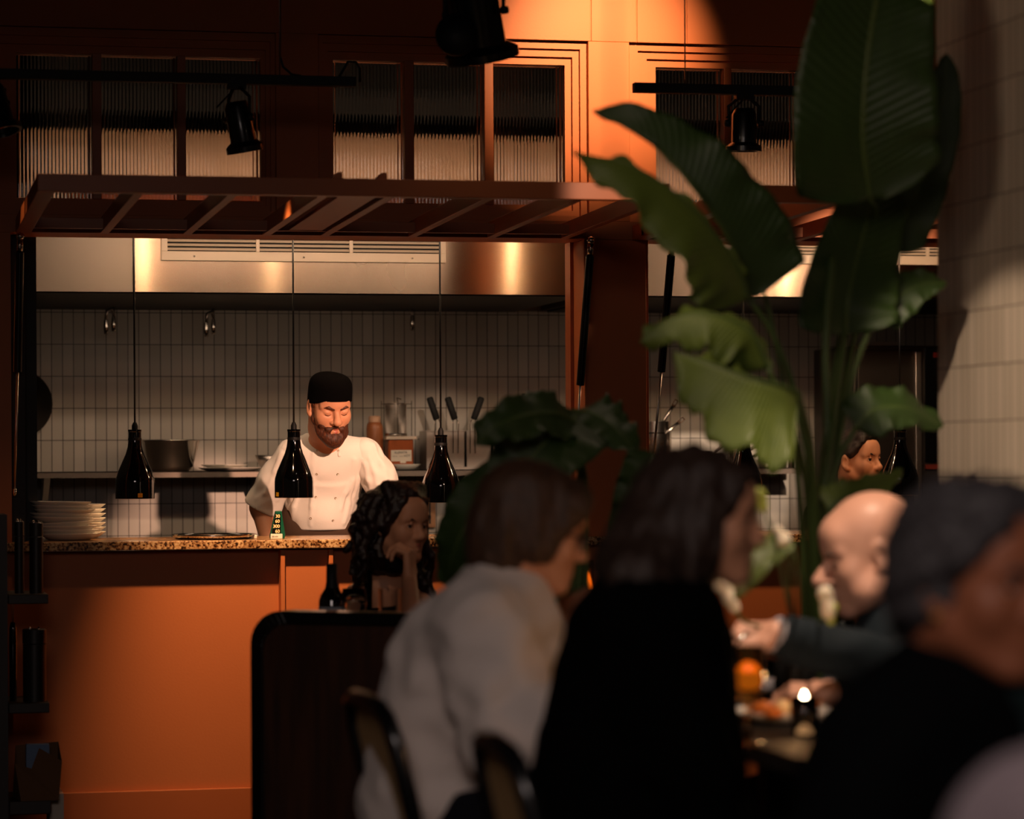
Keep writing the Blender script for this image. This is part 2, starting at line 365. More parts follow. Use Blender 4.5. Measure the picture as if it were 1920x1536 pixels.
    for q in cor:
        for a in range(3):
            if q[a] == 0:
                q2 = list(q); q2[a] = 1; q2 = tuple(q2); v0, v1 = val[q], val[q2]; m = (v0 < 0) != (v1 < 0)
                t = np.where(m, v0/np.where(m, v0-v1, 1), 0); pt = np.zeros((len(A), 3))
                pt[:] = q; pt[:, a] = t
                acc += pt*m[:, None]; cnt += m
    P = A+acc/cnt[:, None]
    W = np.stack([np.interp(P[:, i], np.arange(len(ax[i])), ax[i]) for i in range(3)], 1)
    F = []
    for a in range(3):
        sl0 = [slice(None)]*3; sl1 = [slice(None)]*3; sl0[a] = slice(0, -1); sl1[a] = slice(1, None)
        ch = I[tuple(sl0)] != I[tuple(sl1)]; E = np.argwhere(ch)
        b, d = (a+1) % 3, (a+2) % 3
        ok = (E[:, b] > 0) & (E[:, d] > 0) & (E[:, b] < D.shape[b]-1) & (E[:, d] < D.shape[d]-1); E = E[ok]
        def g(db, dd):
            e = E.copy(); e[:, b] += db; e[:, d] += dd; return idx[e[:, 0], e[:, 1], e[:, 2]]
        q = np.stack([g(-1, -1), g(0, -1), g(0, 0), g(-1, 0)], 1)
        flip = ~I[E[:, 0], E[:, 1], E[:, 2]]
        q[flip] = q[flip][:, ::-1]; F.append(q)
    F = np.concatenate(F); F = F[(F >= 0).all(1)]
    tm = T[A[:, 0], A[:, 1], A[:, 2]]; fm = tm[F[:, 0]]
    return W, F, fm
def sdf_obj(name, prims, mat, parent, res=.007, fine=(), disp=None, cuts=()):
    W, F, fm = sdf_mesh(prims, res, fine, disp, cuts)
    off = V3(wloc(parent)); me = bpy.data.meshes.new(name)
    W = W-off; me.vertices.add(len(W)); me.vertices.foreach_set('co', W.astype(np.float32).ravel())
    me.loops.add(len(F)*4); me.loops.foreach_set('vertex_index', F.astype(np.int32).ravel())
    me.polygons.add(len(F)); me.polygons.foreach_set('loop_start', np.arange(0, len(F)*4, 4, dtype=np.int32)); me.polygons.foreach_set('loop_total', np.full(len(F), 4, np.int32))
    me.update(calc_edges=True); me.validate()
    o = link_mesh(name, me, mat, parent, True)
    if isinstance(mat, (list, tuple)) and len(fm) == len(me.polygons): me.polygons.foreach_set('material_index', fm.astype(np.int32))
    return o
def hit(o, px, py):                   # where the line of a pixel meets an object
    off = wloc(o); bv = BVHTree.FromPolygons([v.co+off for v in o.data.vertices], [tuple(p.vertices) for p in o.data.polygons])
    r = RAY(px, py).normalized(); a, n, i, d = bv.ray_cast(CAMP, r); return a, n
# ================================================================== the room
struct('floor', MB().box(-4, 7, -1.5, 12.7, -.05, 0), wood_mat('floor_boards', '1c110b', '38241a', .4, (6, .8, 6)))
struct('ceiling', MB().box(-4, 7, -1.5, 12.7, 3.3, 3.36), M('ceiling_paint', '1a1412', .8))
struct('wall_back', MB().box(-.4, 6.2, YW, YW+.15, 0, 3.3), TILE)
struct('wall_left', MB().box(.34, .56, YF+.22, YW, 0, 3.3), M('kitchen_side_paint', '171412', .6))
struct('trim_1', MB().box(.56, 6.1, YW-.03, YW, ZA(581, YW-.03), ZA(566, YW-.03)), STEEL_M)

# facade: one wall with three window recesses above and two serving openings below
WT, WB, LB = ZA(69, YF, 800), 2.13, ZA(443, YF, 640)
REC = [(-60, 520), (600, 1106), (1183, 1790)]
RX = [(XA(a, YF), XA(b, YF)) for a, b in REC]
wf = MB()
seams = [-1.2, XA(1108, YF, 30), XA(1194, YF, 30), XA(1288, YF, 30), 6.1]
for a, b in zip(seams[:-1], seams[1:]): wf.box(a+.0012, b-.0012, YF, YF+.2, WT, 3.3)
wf.box(-1.2, 6.1, YF+.004, YF+.2, WT, 3.3)
wf.box(-1.2, 6.1, YF, YF+.2, LB, WB)
xs = [-1.2]+[x for r in RX for x in r]+[6.1]
for i in range(0, len(xs), 2): wf.box(xs[i], xs[i+1], YF, YF+.2, WB, WT)
struct('wall_front', wf, PAINT, bevel=.002)
# posts beside and between the openings
pil = MB(); px0, px1 = XA(1096, YF), XA(1213, YF)
pil.box(px0, px1, YF, YF+.2, 0, LB); struct('trim_2', pil, PAINT, bevel=.004)
jm = MB(); jm.box(XA(1070, YF+.16), XA(1080, YF+.16), YF+.16, YF+.24, .9, LB); jm.box(XA(1084, YF+.1), XA(1091, YF+.1), YF+.1, YF+.16, .9, LB)
jm.box(XA(1079, YF+.2), XA(1100, YF+.2), YF+.19, YF+.24, .9, LB); struct('trim_3', jm, PAINT_D)
struct('trim_4', MB().box(-1.2, XA(21, YF), YF, YF+.2, 0, LB), PAINT)
struct('trim_5', MB().box(XA(18, YF+.1), XA(47, YF+.1), YF+.1, YF+.22, .9, LB), BLACKM)
struct('trim_6', MB().box(px1-.004, px1+.012, YF+.02, YF+.2, .9, LB), PAINT_D)
# windows of fluted glass
PANES = [[(30, 173), (190, 332), (348, 487)], [(622, 758), (775, 907), (924, 1055)], [(1225, 1356), (1370, 1498), (1513, 1641), (1656, 1782)]]
YG = YF+.085
def fluted(xa, xb, za, zb, y, parent):
    n = max(4, round((xb-xa)/.0125)); m = n*8; mb = MB(); vs = []
    for i in range(m+1):
        x = xa+(xb-xa)*i/m; yy = y-.0042*abs(math.sin(math.pi*n*(i/m)))
        vs += [(x, yy, za), (x, yy, zb), (x, y+.004, za), (x, y+.004, zb)]
    fs = []
    for i in range(m):
        a, b = 4*i, 4*i+4; fs += [(a, b, b+1, a+1), (a+2, a+3, b+3, b+2), (a, a+2, b+2, b), (a+1, b+1, b+3, a+3)]
    fs += [(0, 1, 3, 2), (4*m, 4*m+2, 4*m+3, 4*m+1)]
    mb.add(vs, fs); return mb.build('pane', FLUTE, parent)
for wi, pn in enumerate(PANES):
    xa, xb = RX[wi]; ga, gb = XA(pn[0][0], YG, 250), XA(pn[-1][1], YG, 250)
    gt, gbm = ZA(106, YG, 250) if wi == 0 else ZA(121, YG, 900) if wi == 1 else ZA(130, YG, 1300), 2.19
    fr = MB(); st = 3
    for k in range(st):
        f0, f1 = k/st, (k+1)/st; y0 = YF+.022+.014*k
        o = [xa+(ga-xa)*f0, xb+(gb-xb)*f0, WB+(gbm-WB)*f0, WT+(gt-WT)*f0]; i = [xa+(ga-xa)*f1, xb+(gb-xb)*f1, WB+(gbm-WB)*f1, WT+(gt-WT)*f1]
        fr.box(o[0], i[0], y0, YF+.13, o[2], o[3]); fr.box(i[1], o[1], y0, YF+.13, o[2], o[3])
        fr.box(i[0], i[1], y0, YF+.13, i[3], o[3]); fr.box(i[0], i[1], y0, YF+.13, o[2], i[2])
    fo = struct('window_%d' % (wi+1), fr, PAINT)
    for a, b in zip(pn[:-1], pn[1:]):
        MB().box(XA(a[1], YG-.03, 250), XA(b[0], YG-.03, 250), YG-.045, YF+.12, gbm-.002, gt+.002).build('mullion', PAINT_D, fo, bevel=.002)
    for a, b in pn: fluted(XA(a, YG, 250)+.0005, XA(b, YG, 250)-.0005, gbm, gt, YG, fo)

# counter under the openings
ZC = 1.0
cf = MB(); cf.box(-1.2, 6.1, YC, YC+.08, 0, .965)
cx0, cx1, cx2, cx3 = XA(523, 10.115, 1080), XA(531, 10.115, 1080), XA(613, 10.115, 1080), XA(621, 10.115, 1080)
for a, b, y in ((cx0, cx1, 10.066), (cx2, cx3, 10.066), (cx1, cx2, 10.088)): cf.box(a, b, y, YC+.01, .0, .965)
ex0, ex1 = XA(1500, 10.12, 1080), XA(1560, 10.12, 1080); cf.box(ex0, ex1, 10.105, YC+.01, 0, .965)
struct('wall_counter', cf, PAINT, bevel=.0015)
struct('baseboard_front', MB().box(-1.2, cx0, YC-.016, YC, 0, ZA(1482, YC-.016, 300)), PAINT_D, bevel=.003)
single('granite_countertop', MB().box(XA(-60, 10.05, 1012), 5.4, 10.05, 10.62, ZC-.03, ZC), GRAN,
       'long speckled brown granite countertop of the serving hatch', 'countertop', bevel=.003)

# awning frames hinged over the openings
def rafter_x(n, f): return (XA(n, 8.75, 375)+XA(f, 10.05, 440))/2
def canopy(label, xs, xl, xr, board=None, ztop=None):
    yn, yf = 8.72, YF-.004; zn0, zn1 = ZA(366, yn, 560), ZA(333, yn, 560); zf0, zf1 = LB-.002, LB+.05
    t = thing('awning_frame', label, 'awning frame', ((xl+xr)/2, yf, zf1))
    MB().box(xl, xr, yn, yn+.045, zn0, zn1).build('front_rail', PAINT_D, t, bevel=.002)
    MB().box(xl, xr, yf-.035, yf, zf0, zf1).build('back_rail', PAINT_D, t, bevel=.002)
    MB().box(xl, xr, yf-.16, yf-.13, zf0+.006, zf1-.012).build('hinge_batten', PAINT_D, t)
    for i, x in enumerate(xs):
        wd = .052 if i in (0,) else .03
        MB().add([(x-wd/2, yn+.045, zn0), (x+wd/2, yn+.045, zn0), (x+wd/2, yf-.035, zf0), (x-wd/2, yf-.035, zf0), (x-wd/2, yn+.045, zn1), (x+wd/2, yn+.045, zn1), (x+wd/2, yf-.035, zf1), (x-wd/2, yf-.035, zf1)],
                 [(0, 3, 2, 1), (4, 5, 6, 7), (0, 1, 5, 4), (1, 2, 6, 5), (2, 3, 7, 6), (3, 0, 4, 7)]).build('rafter', PAINT_D, t, bevel=.0015)
    if board:
        a, b = board
        MB().add([(a, yn+.045, zn0+.008), (b, yn+.045, zn0+.008), (b, yf-.16, zf0+.008), (a, yf-.16, zf0+.008), (a, yn+.045, zn0+.02), (b, yn+.045, zn0+.02), (b, yf-.16, zf0+.02), (a, yf-.16, zf0+.02)],
                 [(0, 3, 2, 1), (4, 5, 6, 7), (0, 1, 5, 4), (1, 2, 6, 5), (2, 3, 7, 6), (3, 0, 4, 7)]).build('infill_board', PAINT_D, t)
    for px in ((632, 716) if board else ()):
        x = XA(px, yn, 340); MB().prism([(x-.018, yn+.01, zn1), (x+.018, yn+.01, zn1), (x+.018, yn+.01, zn1+.02), (x+.004, yn+.01, zn1+.02)], (0, .06, 0)).build('bracket', PAINT_D, t)
    return t
xsL = [rafter_x(92, 40)]+[rafter_x(a, b) for a, b in ((268, 190), (440, 350), (580, 524), (735, 607), (912, 780), (1075, 932), (1215, 1085))]
canopy('terracotta open timber awning frame raised over the left serving hatch, with chef below', xsL, xsL[0]-.026, xsL[-1]+.015, (xsL[3]+.06, xsL[4]-.03))
xsR = [rafter_x(1385, 1222), rafter_x(1545, 1372)]; st = xsR[1]-xsR[0]; xsR += [xsR[1]+st*k for k in (1, 2, 3, 4)]
canopy('terracotta open timber awning frame raised over the right serving hatch, behind the plant', xsR, xsR[0]-.026, xsR[-1]+.015)
def gas_strut(label, top, mid, low):
    t = thing('gas_strut', label, 'gas strut', low, 'gas struts of the awning frames'); top, mid, low = map(Vector, (top, mid, low)); d = (low-top).normalized()
    MB().tube([top+d*.075, mid], .0145, 14).build('cylinder', BLACK, t, True, auto=True)
    MB().tube([mid, low], .0045, 8).build('piston_rod', STEEL_C, t, True)
    MB().tube([top+d*.03, top+d*.076], .011, 10).lathe(top+d*.02, [(0, -.014), (.012, -.008), (.014, 0), (.012, .008), (0, .014)], 12).build('end_fitting', STEEL_P, t, True)
    MB().tube([low-d*.025, low], .008, 8).build('end_fitting', STEEL_P, t, True)
gas_strut('black gas strut standing in the dark left jamb of the left hatch', PY(38, 432, YF-.05), PY(33, 697, YF+.05), PY(27, 930, YF+.09))
gas_strut('black gas strut against the left edge of the central orange pillar', PY(1109, 440, YF-.22), PY(1088, 722, YF-.1), PY(1080, 850, YF-.05))
gas_strut('black gas strut crossing the right hatch beside the central pillar', PY(1262, 440, YF-.22), PY(1240, 697, YF-.1), PY(1224, 872, YF-.05))

# ================================================================== kitchen behind the hatch
HB, HT = ZA(550, YH, 600), 2.553
def hood(label, xa, xb, sa, sb, grille, splits, screws):
    t = thing('extractor_hood', label, 'extractor hood', ((xa+xb)/2, YW-.1, HB))
    MB().box(xa, xb, YH, YW-.03, HB+.004, HT).box(xa, xb, YH-.004, YH+.004, HB, HB+.01).build('hood_body', STEEL, t)
    MB().box(min(xa, sa), max(xb, sb), YH-.003, YH+.011, 2.185, HT+.002).build('upper_panel', M('hood_top_paint', 'b08d74', .6, var=.06), t)
    MB().box(sa, sb, YH+.012, YW-.03, HB+.004, HT).box(sa, sb, YH+.008, YH+.016, HB, HB+.01).build('side_panel', STEEL_M, t)
    MB().box(min(xa, sa)+.02, max(xb, sb)-.02, YH+.03, YW-.05, HB-.004, HB+.006).build('filter_bank', M('hood_filters', '2b2520', .5, metal=.6, stretch=(60, 6, 1), var=.3), t)
    if grille:
        ga, gb, zt, zb = grille; fr = MB(); y0 = YH-.012
        fr.box(ga, gb, y0, YH-.002, zb, zb+.036).box(ga, gb, y0, YH-.002, zt-.012, zt).box(ga, ga+.024, y0, YH-.002, zb+.036, zt-.012).box(gb-.024, gb, y0, YH-.002, zb+.036, zt-.012)
        for s in splits: fr.box(s-.007, s+.007, y0, YH-.002, zb+.036, zt-.012)
        g = fr.build('vent_grille', OFFW, t, bevel=.0015)
        MB().box(ga+.02, gb-.02, YH-.0015, YH+.0005, zb+.03, zt-.008).build('grille_backing', M('grille_dark', '080606', .9), g)
        sl = MB(); n = 4
        for i in range(n):
            z = zb+.045+(zt-zb-.055)*i/(n-1); sl.obox(((ga+gb)/2, YH-.006, z), ((gb-ga)/2-.02, 0, 0), (0, .005, .004), (0, -.0008, .001))
        sl.build('louvre', OFFW, g)
        for s in screws: MB().lathe((s, y0, zb+.017), [(0, -.002), (.004, -.0015), (.004, 0)], 10, (0, 1, 0)).build('screw', STEEL_C, g, True)
    return t
hx = lambda p, y=500: XA(p, YH, y)
hood('brushed steel extractor hood with vent grille above the chef', hx(250), hx(1100), hx(46), hx(250)-.001, (hx(302), hx(835), ZA(441, YH, 560), ZA(491, YH, 560)), (hx(483), hx(658)), (hx(364), hx(569), hx(772)))
hood('brushed steel extractor hood in the right hatch, half hidden by the plant', hx(1396), hx(2100), hx(1150), hx(1396)-.001, (hx(1417), hx(2000), ZA(452, YH, 1600), ZA(496, YH, 1600)), (hx(1600), hx(1738)), (hx(1476), hx(1655)))
single('ventilation_duct', MB().box(.6, 6, 11.9, 12.3, ZA(207, 11.9, 300), ZA(158, 11.9, 300)), M('duct_grey', '8a8580', .6, var=.08),
       'long grey ventilation duct above the hoods, seen through the fluted windows', 'duct')
def light_fixture(xa, xb, label):
    t = thing('strip_light', label, 'strip light', ((xa+xb)/2, 10.36, 2.2), 'strip lights behind the hatches')
    MB().box(xa-.02, xb+.02, 10.31, 10.405, 2.185, 2.225).build('housing', OFFW, t)
    MB().add([(xa-.02, 10.40, 2.225), (xb+.02, 10.40, 2.225), (xb+.02, 10.55, 2.251), (xa-.02, 10.55, 2.251), (xa-.02, 10.40, 2.228), (xb+.02, 10.40, 2.228), (xb+.02, 10.55, 2.254), (xa-.02, 10.55, 2.254)],
             [(0, 3, 2, 1), (4, 5, 6, 7), (0, 1, 5, 4), (1, 2, 6, 5), (2, 3, 7, 6), (3, 0, 4, 7)]).build('shade', OFFW, t)
    return t
LF1 = light_fixture(.72, 2.4, 'strip light fixed behind the lintel of the left hatch'); LF2 = light_fixture(2.7, 4.6, 'strip light fixed behind the lintel of the right hatch')
for f_, px, st_ in ((LF1, 268, 420), (LF1, 512, 200), (LF1, 960, 380), (LF2, 1425, 500), (LF2, 1475, 700)):  # added glowing bulbs that lay bright streaks on the hood steel
    xl = XA(px, YH, 510)*(2*YH-10.44)/YH
    MB().lathe((xl, 10.44, 2.14), [(0, -.014), (.01, -.01), (.014, 0), (.01, .01), (.006, .045), (0, .046)], 14).build('streak_bulb', M('bulb_%d' % st_, (1, .7, .4), .4, var=0, emit=(1, .66, .36), es=st_), f_, True)

ZS = ZA(884, 12.18, 300)
def wall_shelf(label, xa, xb, brk):
    t = thing('steel_wall_shelf', label, 'shelf', ((xa+xb)/2, YW, ZS), 'steel shelves on the tiled wall')
    MB().box(xa, xb, 12.18, YW-.001, ZS-.004, ZS).box(xa, xb, 12.18, 12.184, ZS-.026, ZS).build('shelf_board', STEEL_M, t)
    for x in brk: MB().prism([(x-.012, YW-.001, ZS-.005), (x-.012, 12.22, ZS-.005), (x-.012, YW-.001, ZS-.16)], (.024, 0, 0)).build('bracket', STEEL_C, t)
    return t
SX1 = XA(1077, 12.18, 890)
sh = wall_shelf('long steel wall shelf of pots behind the chef', XA(68, 12.18, 890), SX1, (XA(56, YW, 890)+.06, 1.6, 2.5))
wall_shelf('steel wall shelf of saucepans in the right hatch', XA(1150, 12.18, 890), XA(1502, 12.18, 880), (3.0, 3.4))
for ch, px, sz in (('O', 1047, .034), ('A', 1056, .034), ('S', 1064, .034), ('T', 1071, .034)):
    p = PY(px, 893, 12.179); text('shelf_lettering', ch, sz, p, (1, 0, 0), (0, 0, 1), BLACKM, sh)
    
def nozzle(label, px, ylow, double):
    p = PY(px, 590, 12.3); zt = HB-.005; zl = ZA(ylow, 12.3, px)
    t = thing('fire_suppression_nozzle', label, 'nozzle', (p.x, 12.3, zt), 'fire suppression nozzles under the hoods')
    MB().tube([(p.x, 12.3, zt), (p.x, 12.3, zl+.06)], .006, 8).build('drop_pipe', STEEL_C, t, True)
    MB().lathe((p.x, 12.3, zl), [(0, 0), (.009, 0), (.011, .03), (.009, .05), (.007, .065)], 12).build('nozzle_head', STEEL_P, t, True)
    if double:
        x2 = p.x-.034
        MB().tube([(p.x, 12.3, zl+.075), (p.x-.01, 12.28, zl+.095), (x2+.004, 12.27, zl+.085), (x2, 12.27, zl+.05)], .007, 8).build('side_arm', STEEL_C, t, True)
        MB().lathe((x2, 12.27, zl-.012), [(0, 0), (.009, 0), (.011, .03), (.009, .06)], 12).build('nozzle_head', STEEL_P, t, True)
nozzle('twin fire nozzle hanging over the tiles at the left end of the hood', 213, 622, True)
nozzle('twin fire nozzle hanging over the tiles, second from the left hatch jamb', 400, 627, True)
nozzle('single thin fire nozzle hanging between the chef and the pots', 773, 620, False)
nozzle('single thin fire nozzle hanging in the right hatch', 1292, 600, False)

def heat_lamp(px, ybot, label):
    p = PY(px, ybot, 10.44); t = thing('heat_lamp', label, 'heat lamp', p, 'black heat lamps over the pass')
    r = .0705; h = .247
    prof = [(r, 0), (r, .058), (r*.985, .07), (r*.86, .098), (r*.66, .13), (r*.47, .16), (r*.37, .185), (r*.33, .21), (r*.325, .238), (r*.345, .24), (r*.345, h), (r*.06, h), (r*.06, h-.01)]
    inn = [(r*.3, h-.04), (r*.44, .16), (r*.62, .13), (r*.82, .098), (r*.94, .07), (r*.95, .003)]
    MB().lathe(p, inn+prof, 40).build('shade', GLOSSB, t, True, auto=True)
    MB().lathe(p, [(r*.985, -.001), (r*.985, .002), (r*.93, .002), (r*.93, -.001)], 40, closed=True).build('rim', OFFW, t, True)
    MB().lathe(p+Vector((0, 0, .212)), [(r*.331, -.006), (r*.345, 0), (r*.331, .006)], 24).build('collar', BLACKM, t, True)
    MB().lathe(p+Vector((0, 0, h)), [(.011, 0), (.011, .014), (.006, .026)], 12).build('cord_grip', BLACKM, t, True)
    MB().tube([p+Vector((0, 0, h+.02)), (p.x, p.y, 2.229)], .0035, 8).build('cord', BLACKM, t, True)
    MB().lathe(p+Vector((0, 0, .075)), [(0, -.045), (.022, -.032), (.03, -.01), (.022, .02), (.014, .04), (.014, .06)], 20).build('heat_bulb', M('bulb_glow', (1, .6, .3), .3, var=0, emit=(1, .52, .2), es=14), t, True)
    lb = bulb('heat_lamp_light', p+Vector((0, 0, .02)), 1.1, WARM, .02)
    return t, p
H1, hp1 = heat_lamp(253.5, 935, 'black heat lamp hanging nearest the stack of plates')
H2, hp2 = heat_lamp(551.5, 933, 'black heat lamp hanging in front of the chef')
H3, hp3 = heat_lamp(827, 942, 'black heat lamp hanging in front of the steel pots')
H4, hp4 = heat_lamp(1395, 936, 'black heat lamp in the right hatch mostly hidden by the plant and a dark head')
H5, hp5 = heat_lamp(1688, 928, 'black heat lamp beside the oven, to the right of the staff woman')
def sticker(t, p, px):
    x = XA(px, p.y-.07, 930); y = p.y-math.sqrt(.0708**2-(x-p.x)**2)
    q = Vector((x, y, p.z+.012)); n = Vector((x-p.x, y-p.y, 0)).normalized(); a = n.cross(UP)
    MB().obox(q, a*.0085, n*.0006, UP*.0075).build('warning_sticker', M('sticker_yellow', 'd9a21e', .5), t)
sticker(H1, hp1, 263); sticker(H2, hp2, 523)

# ================================================================== track lights
def track(label, px0, px1, y0, y1, d, wire):
    a, b = PD(px0, y0, d), PD(px1, y1, d*1.0); Y = (a.y+b.y)/2; z = (a.z+b.z)/2; a.y = b.y = Y; a.z = b.z = z
    t = thing('ceiling_track', label, 'lighting track', ((a.x+b.x)/2, Y, z), 'hanging lighting tracks')
    MB().box(a.x, b.x, Y-.017, Y+.017, z-.016, z+.016).build('rail', BLACKM, t, bevel=.002)
    for q in wire: x = XA(q, Y, 60); MB().tube([(x, Y, z+.016), (x, Y, 3.3)], .0022, 6).build('hanger_wire', STEEL_C, t, True)
    return t, Y, z
T1, ty1, tz1 = track('black track hanging across the left window, spotlight below it', -260, 683, 135, 152, 9.35, (524, -150))
x = XA(524, ty1, 60)
MB().tube([(x+.004, ty1, 3.3), (x+.002, ty1+.004, tz1+.08), (x+.012, ty1+.004, tz1+.045), (x+.04, ty1, tz1+.02), (x+.07, ty1, tz1+.016)], .004, 8).build('power_cable', BLACKM, T1, True)
xe = XA(675, ty1, 110); MB().tube([(xe, ty1, tz1), (xe, ty1, tz1+.045), (xe-.014, ty1, tz1+.066), (xe-.04, ty1, tz1+.066), (xe-.055, ty1, tz1+.04), (xe-.07, ty1, tz1+.016)], .0045, 8).build('cable_loop', BLACKM, T1, True)
T2, ty2, tz2 = track('black track hanging across the right window, spotlight below it', 1165, 1990, 164, 183, 9.7, (1284, 1900))
def stage_spot(label, p, d, ln, r, yz, loop=True, glow=False):
    p = Vector(p); d = Vector(d).normalized(); t = thing('track_spotlight', label, 'spotlight', (p.x, p.y, yz), 'black stage spotlights')
    c = p+d*ln*.3
    MB().lathe(p, [(0, -.012), (r*.55, -.01), (r*.72, .01), (r*.74, ln*.78), (r*.95, ln*.84), (r*1.06, ln*.88), (r*1.06, ln), (r*.9, ln), (r*.86, ln*.86), (0, ln*.8)], 28, d).build('lamp_housing', BLACK, t, True, auto=True)
    a = d.cross(UP)
    if a.length < .2: a = Vector((1, 0, 0))
    a = a.normalized(); y = MB()
    y.tube([c-a*r*.9, c-a*r*.95+UP*(yz-c.z)*.6, Vector((p.x, p.y, yz-.012))-a*.02, Vector((p.x, p.y, yz-.012))+a*.02, c+a*r*.95+UP*(yz-c.z)*.6, c+a*r*.9], .006, 8)
    y.build('yoke', BLACKM, t, True)
    for s in (-1, 1): MB().lathe(c+a*s*r*.86, [(0, 0), (.012, 0), (.012, .018), (0, .02)], 10, a*s).build('pivot_knob', BLACKM, t, True)
    MB().box(p.x-.03, p.x+.03, p.y-.016, p.y+.016, yz-.016, yz+.002).build('track_adapter', BLACKM, t)
    if loop: MB().tube([Vector((p.x-.012, p.y-.02, yz-.02))+Vector((-.028*(1-math.cos(q)), 0, -.03+.03*math.cos(q*1.0))) for q in [i*.4 for i in range(16)]], .003, 6).build('cable_loop', BLACKM, t, True)
    MB().lathe(p+d*ln*.9, [(0, 0), (r*.84, 0), (r*.84, .002), (0, .002)], 24, d).build('lens', M('lens_glow', (.9, .85, .8), .2, var=0, emit=(1, .8, .6), es=2.2) if glow else GLOSSB, t, True)
    return t
q = PD(450, 190, 9.35); stage_spot('small black spotlight under the left track, in front of the left window', (q.x, ty1, q.z), (.2, .12, -1), .155, .058, tz1-.016)
q = PD(-20, 170, 9.35); stage_spot('black spotlight cut off by the left edge of the photo', (q.x, ty1, q.z), (.25, -.2, -1), .155, .06, tz1-.016, False)
q = PD(1383, 214, 9.7); stage_spot('black spotlight under the right track, left of the tallest leaf', (q.x, ty2, q.z), (0, .05, -1), .132, .056, tz2-.016)
# the big lamp near the ceiling with an open barn door
q = PD(885, -14, 8.6)
BS = stage_spot('large black spotlight near the ceiling above the middle window, lens lit', q, (.22, .25, -1), .2, .105, q.z+.16, False, True)
MB().lathe(PD(856, 66, 8.5), [(0, -.012), (.05, -.012), (.062, -.004), (.062, .012), (0, .018)], 28, (-.2, -1, .1)).build('barn_door', BLACKM, BS, True)
MB().tube([PD(834, -60, 8.55), PD(834, 55, 8.55)], .006, 8).build('bracket_arm', BLACKM, BS, True)
MB().box(q.x-.5, q.x+.6, q.y-.02, q.y+.02, q.z+.16, q.z+.195).build('short_track', BLACKM, BS)

# ================================================================== pillar of tiles on the right
XP = PD(1850, 700, 7.1).x
yp = PY(1757, 700, 1.0); yk = XP/(RAY(1757, 700).x/RAY(1757, 700).y)
struct('wall_right', MB().box(XP, XP+.5, 5.9, yk, 0, 3.3), TILE_S, bevel=.008)
# ================================================================== things on the pass and the kitchen shelf
def plate(p, r, label, group, tilt=(0, 0)):
    p = Vector(p); n = Vector((tilt[0], tilt[1], 1)).normalized()
    prof = [(0, .003), (r*.62, .003), (r*.7, .006), (r*.985, .0235), (r, .0245), (r, .0225), (r*.72, .002), (r*.62, 0), (0, 0)]
    return single('dinner_plate', MB().lathe(p, prof, 48, n), WHITEC, label, 'plate', group, smooth=True)
pc = PD(122, 1000, 10.22); zz = ZC+.001
lab = ['bottom white plate of the front stack on the granite pass', 'white plate second from the bottom of the front stack', 'white plate third from the bottom of the front stack, under a tilted one',
       'tilted white plate halfway up the front stack', 'white plate fifth from the bottom of the front stack', 'white plate sixth from the bottom of the front stack', 'white plate third from the top of the front stack',
       'white plate just below the top one of the front stack', 'top white plate of the stack at the left end of the pass']
for i in range(9):
    plate((pc.x-.006*(i % 3)+(.016 if i < 3 else -.004), pc.y+.004*(i % 2), zz), .107, lab[i], 'white plates stacked on the pass', (0, 0) if i < 3 else (-.045 if i == 3 else .02, 0)); zz += .0135 if i != 3 else .017
zz = ZC+.001
for i in range(7):
    plate((pc.x+.055, pc.y+.225, zz), .105, 'white plate in the rear stack, number %s from its base' % ['one', 'two', 'three', 'four', 'five', 'six', 'seven'][i], 'white plates stacked behind on the pass'); zz += .0165
# shallow steel dish on the pass
p = PD(400, 1003, 10.3); p.z = ZC
single('serving_dish', MB().lathe(p, [(0, .004), (.12, .004), (.135, .008), (.146, .018), (.15, .018), (.138, .004), (.12, 0), (0, 0)], 48), STEEL_P, 'shallow steel serving dish on the pass, left of the chef', 'dish', smooth=True)
p = PD(472, 1003, 10.3); p.z = ZC
single('butter_dish', MB().box(p.x-.017, p.x+.017, p.y-.02, p.y+.02, ZC, ZC+.014), WHITEC, 'small white dish on the pass next to the chef wrist', 'dish', bevel=.003)
# order timer with lit digits
p = PD(520, 1003, 10.30); p.z = ZC
t = thing('kitchen_timer', 'green kitchen timer with four rows of amber digits on the pass', 'timer', p)
MB().prism([(p.x-.024, p.y, ZC), (p.x+.026, p.y, ZC), (p.x+.029, p.y, ZC+.012), (p.x+.016, p.y, ZC+.098), (p.x-.004, p.y, ZC+.098), (p.x-.024, p.y, ZC+.012)], (0, .03, 0)).build('case', M('timer_green', '0f5a45', .35), t, bevel=.002)
MB().box(p.x-.024, p.x+.018, p.y-.003, p.y+.001, ZC, ZC+.017).build('base_plate', M('timer_white', 'e9efe6', .4), t, bevel=.001)
for i, (s, xo) in enumerate((('60', -.002), ('300', -.010), ('60', -.002), ('30', -.001))):
    z = ZC+.020+i*.0178; MB().box(p.x-.019+i*.0035, p.x+.012, p.y-.002, p.y+.001, z-.001, z+.014).build('display', M('display_black', '0a0706', .3), t)
    text('digits', s, .0165, (p.x+xo-.006, p.y-.0026, z+.0008), (1, 0, 0), (0, 0, 1), M('amber_digits', (1, .4, .1), .5, var=0, emit=(1, .42, .14), es=1.6), t)
text('timer_print', '50 min', .008, (p.x-.02, p.y-.0036, ZC+.005), (1, 0, 0), (0, 0, 1), M('print_brown', '7a4a30', .6), t)

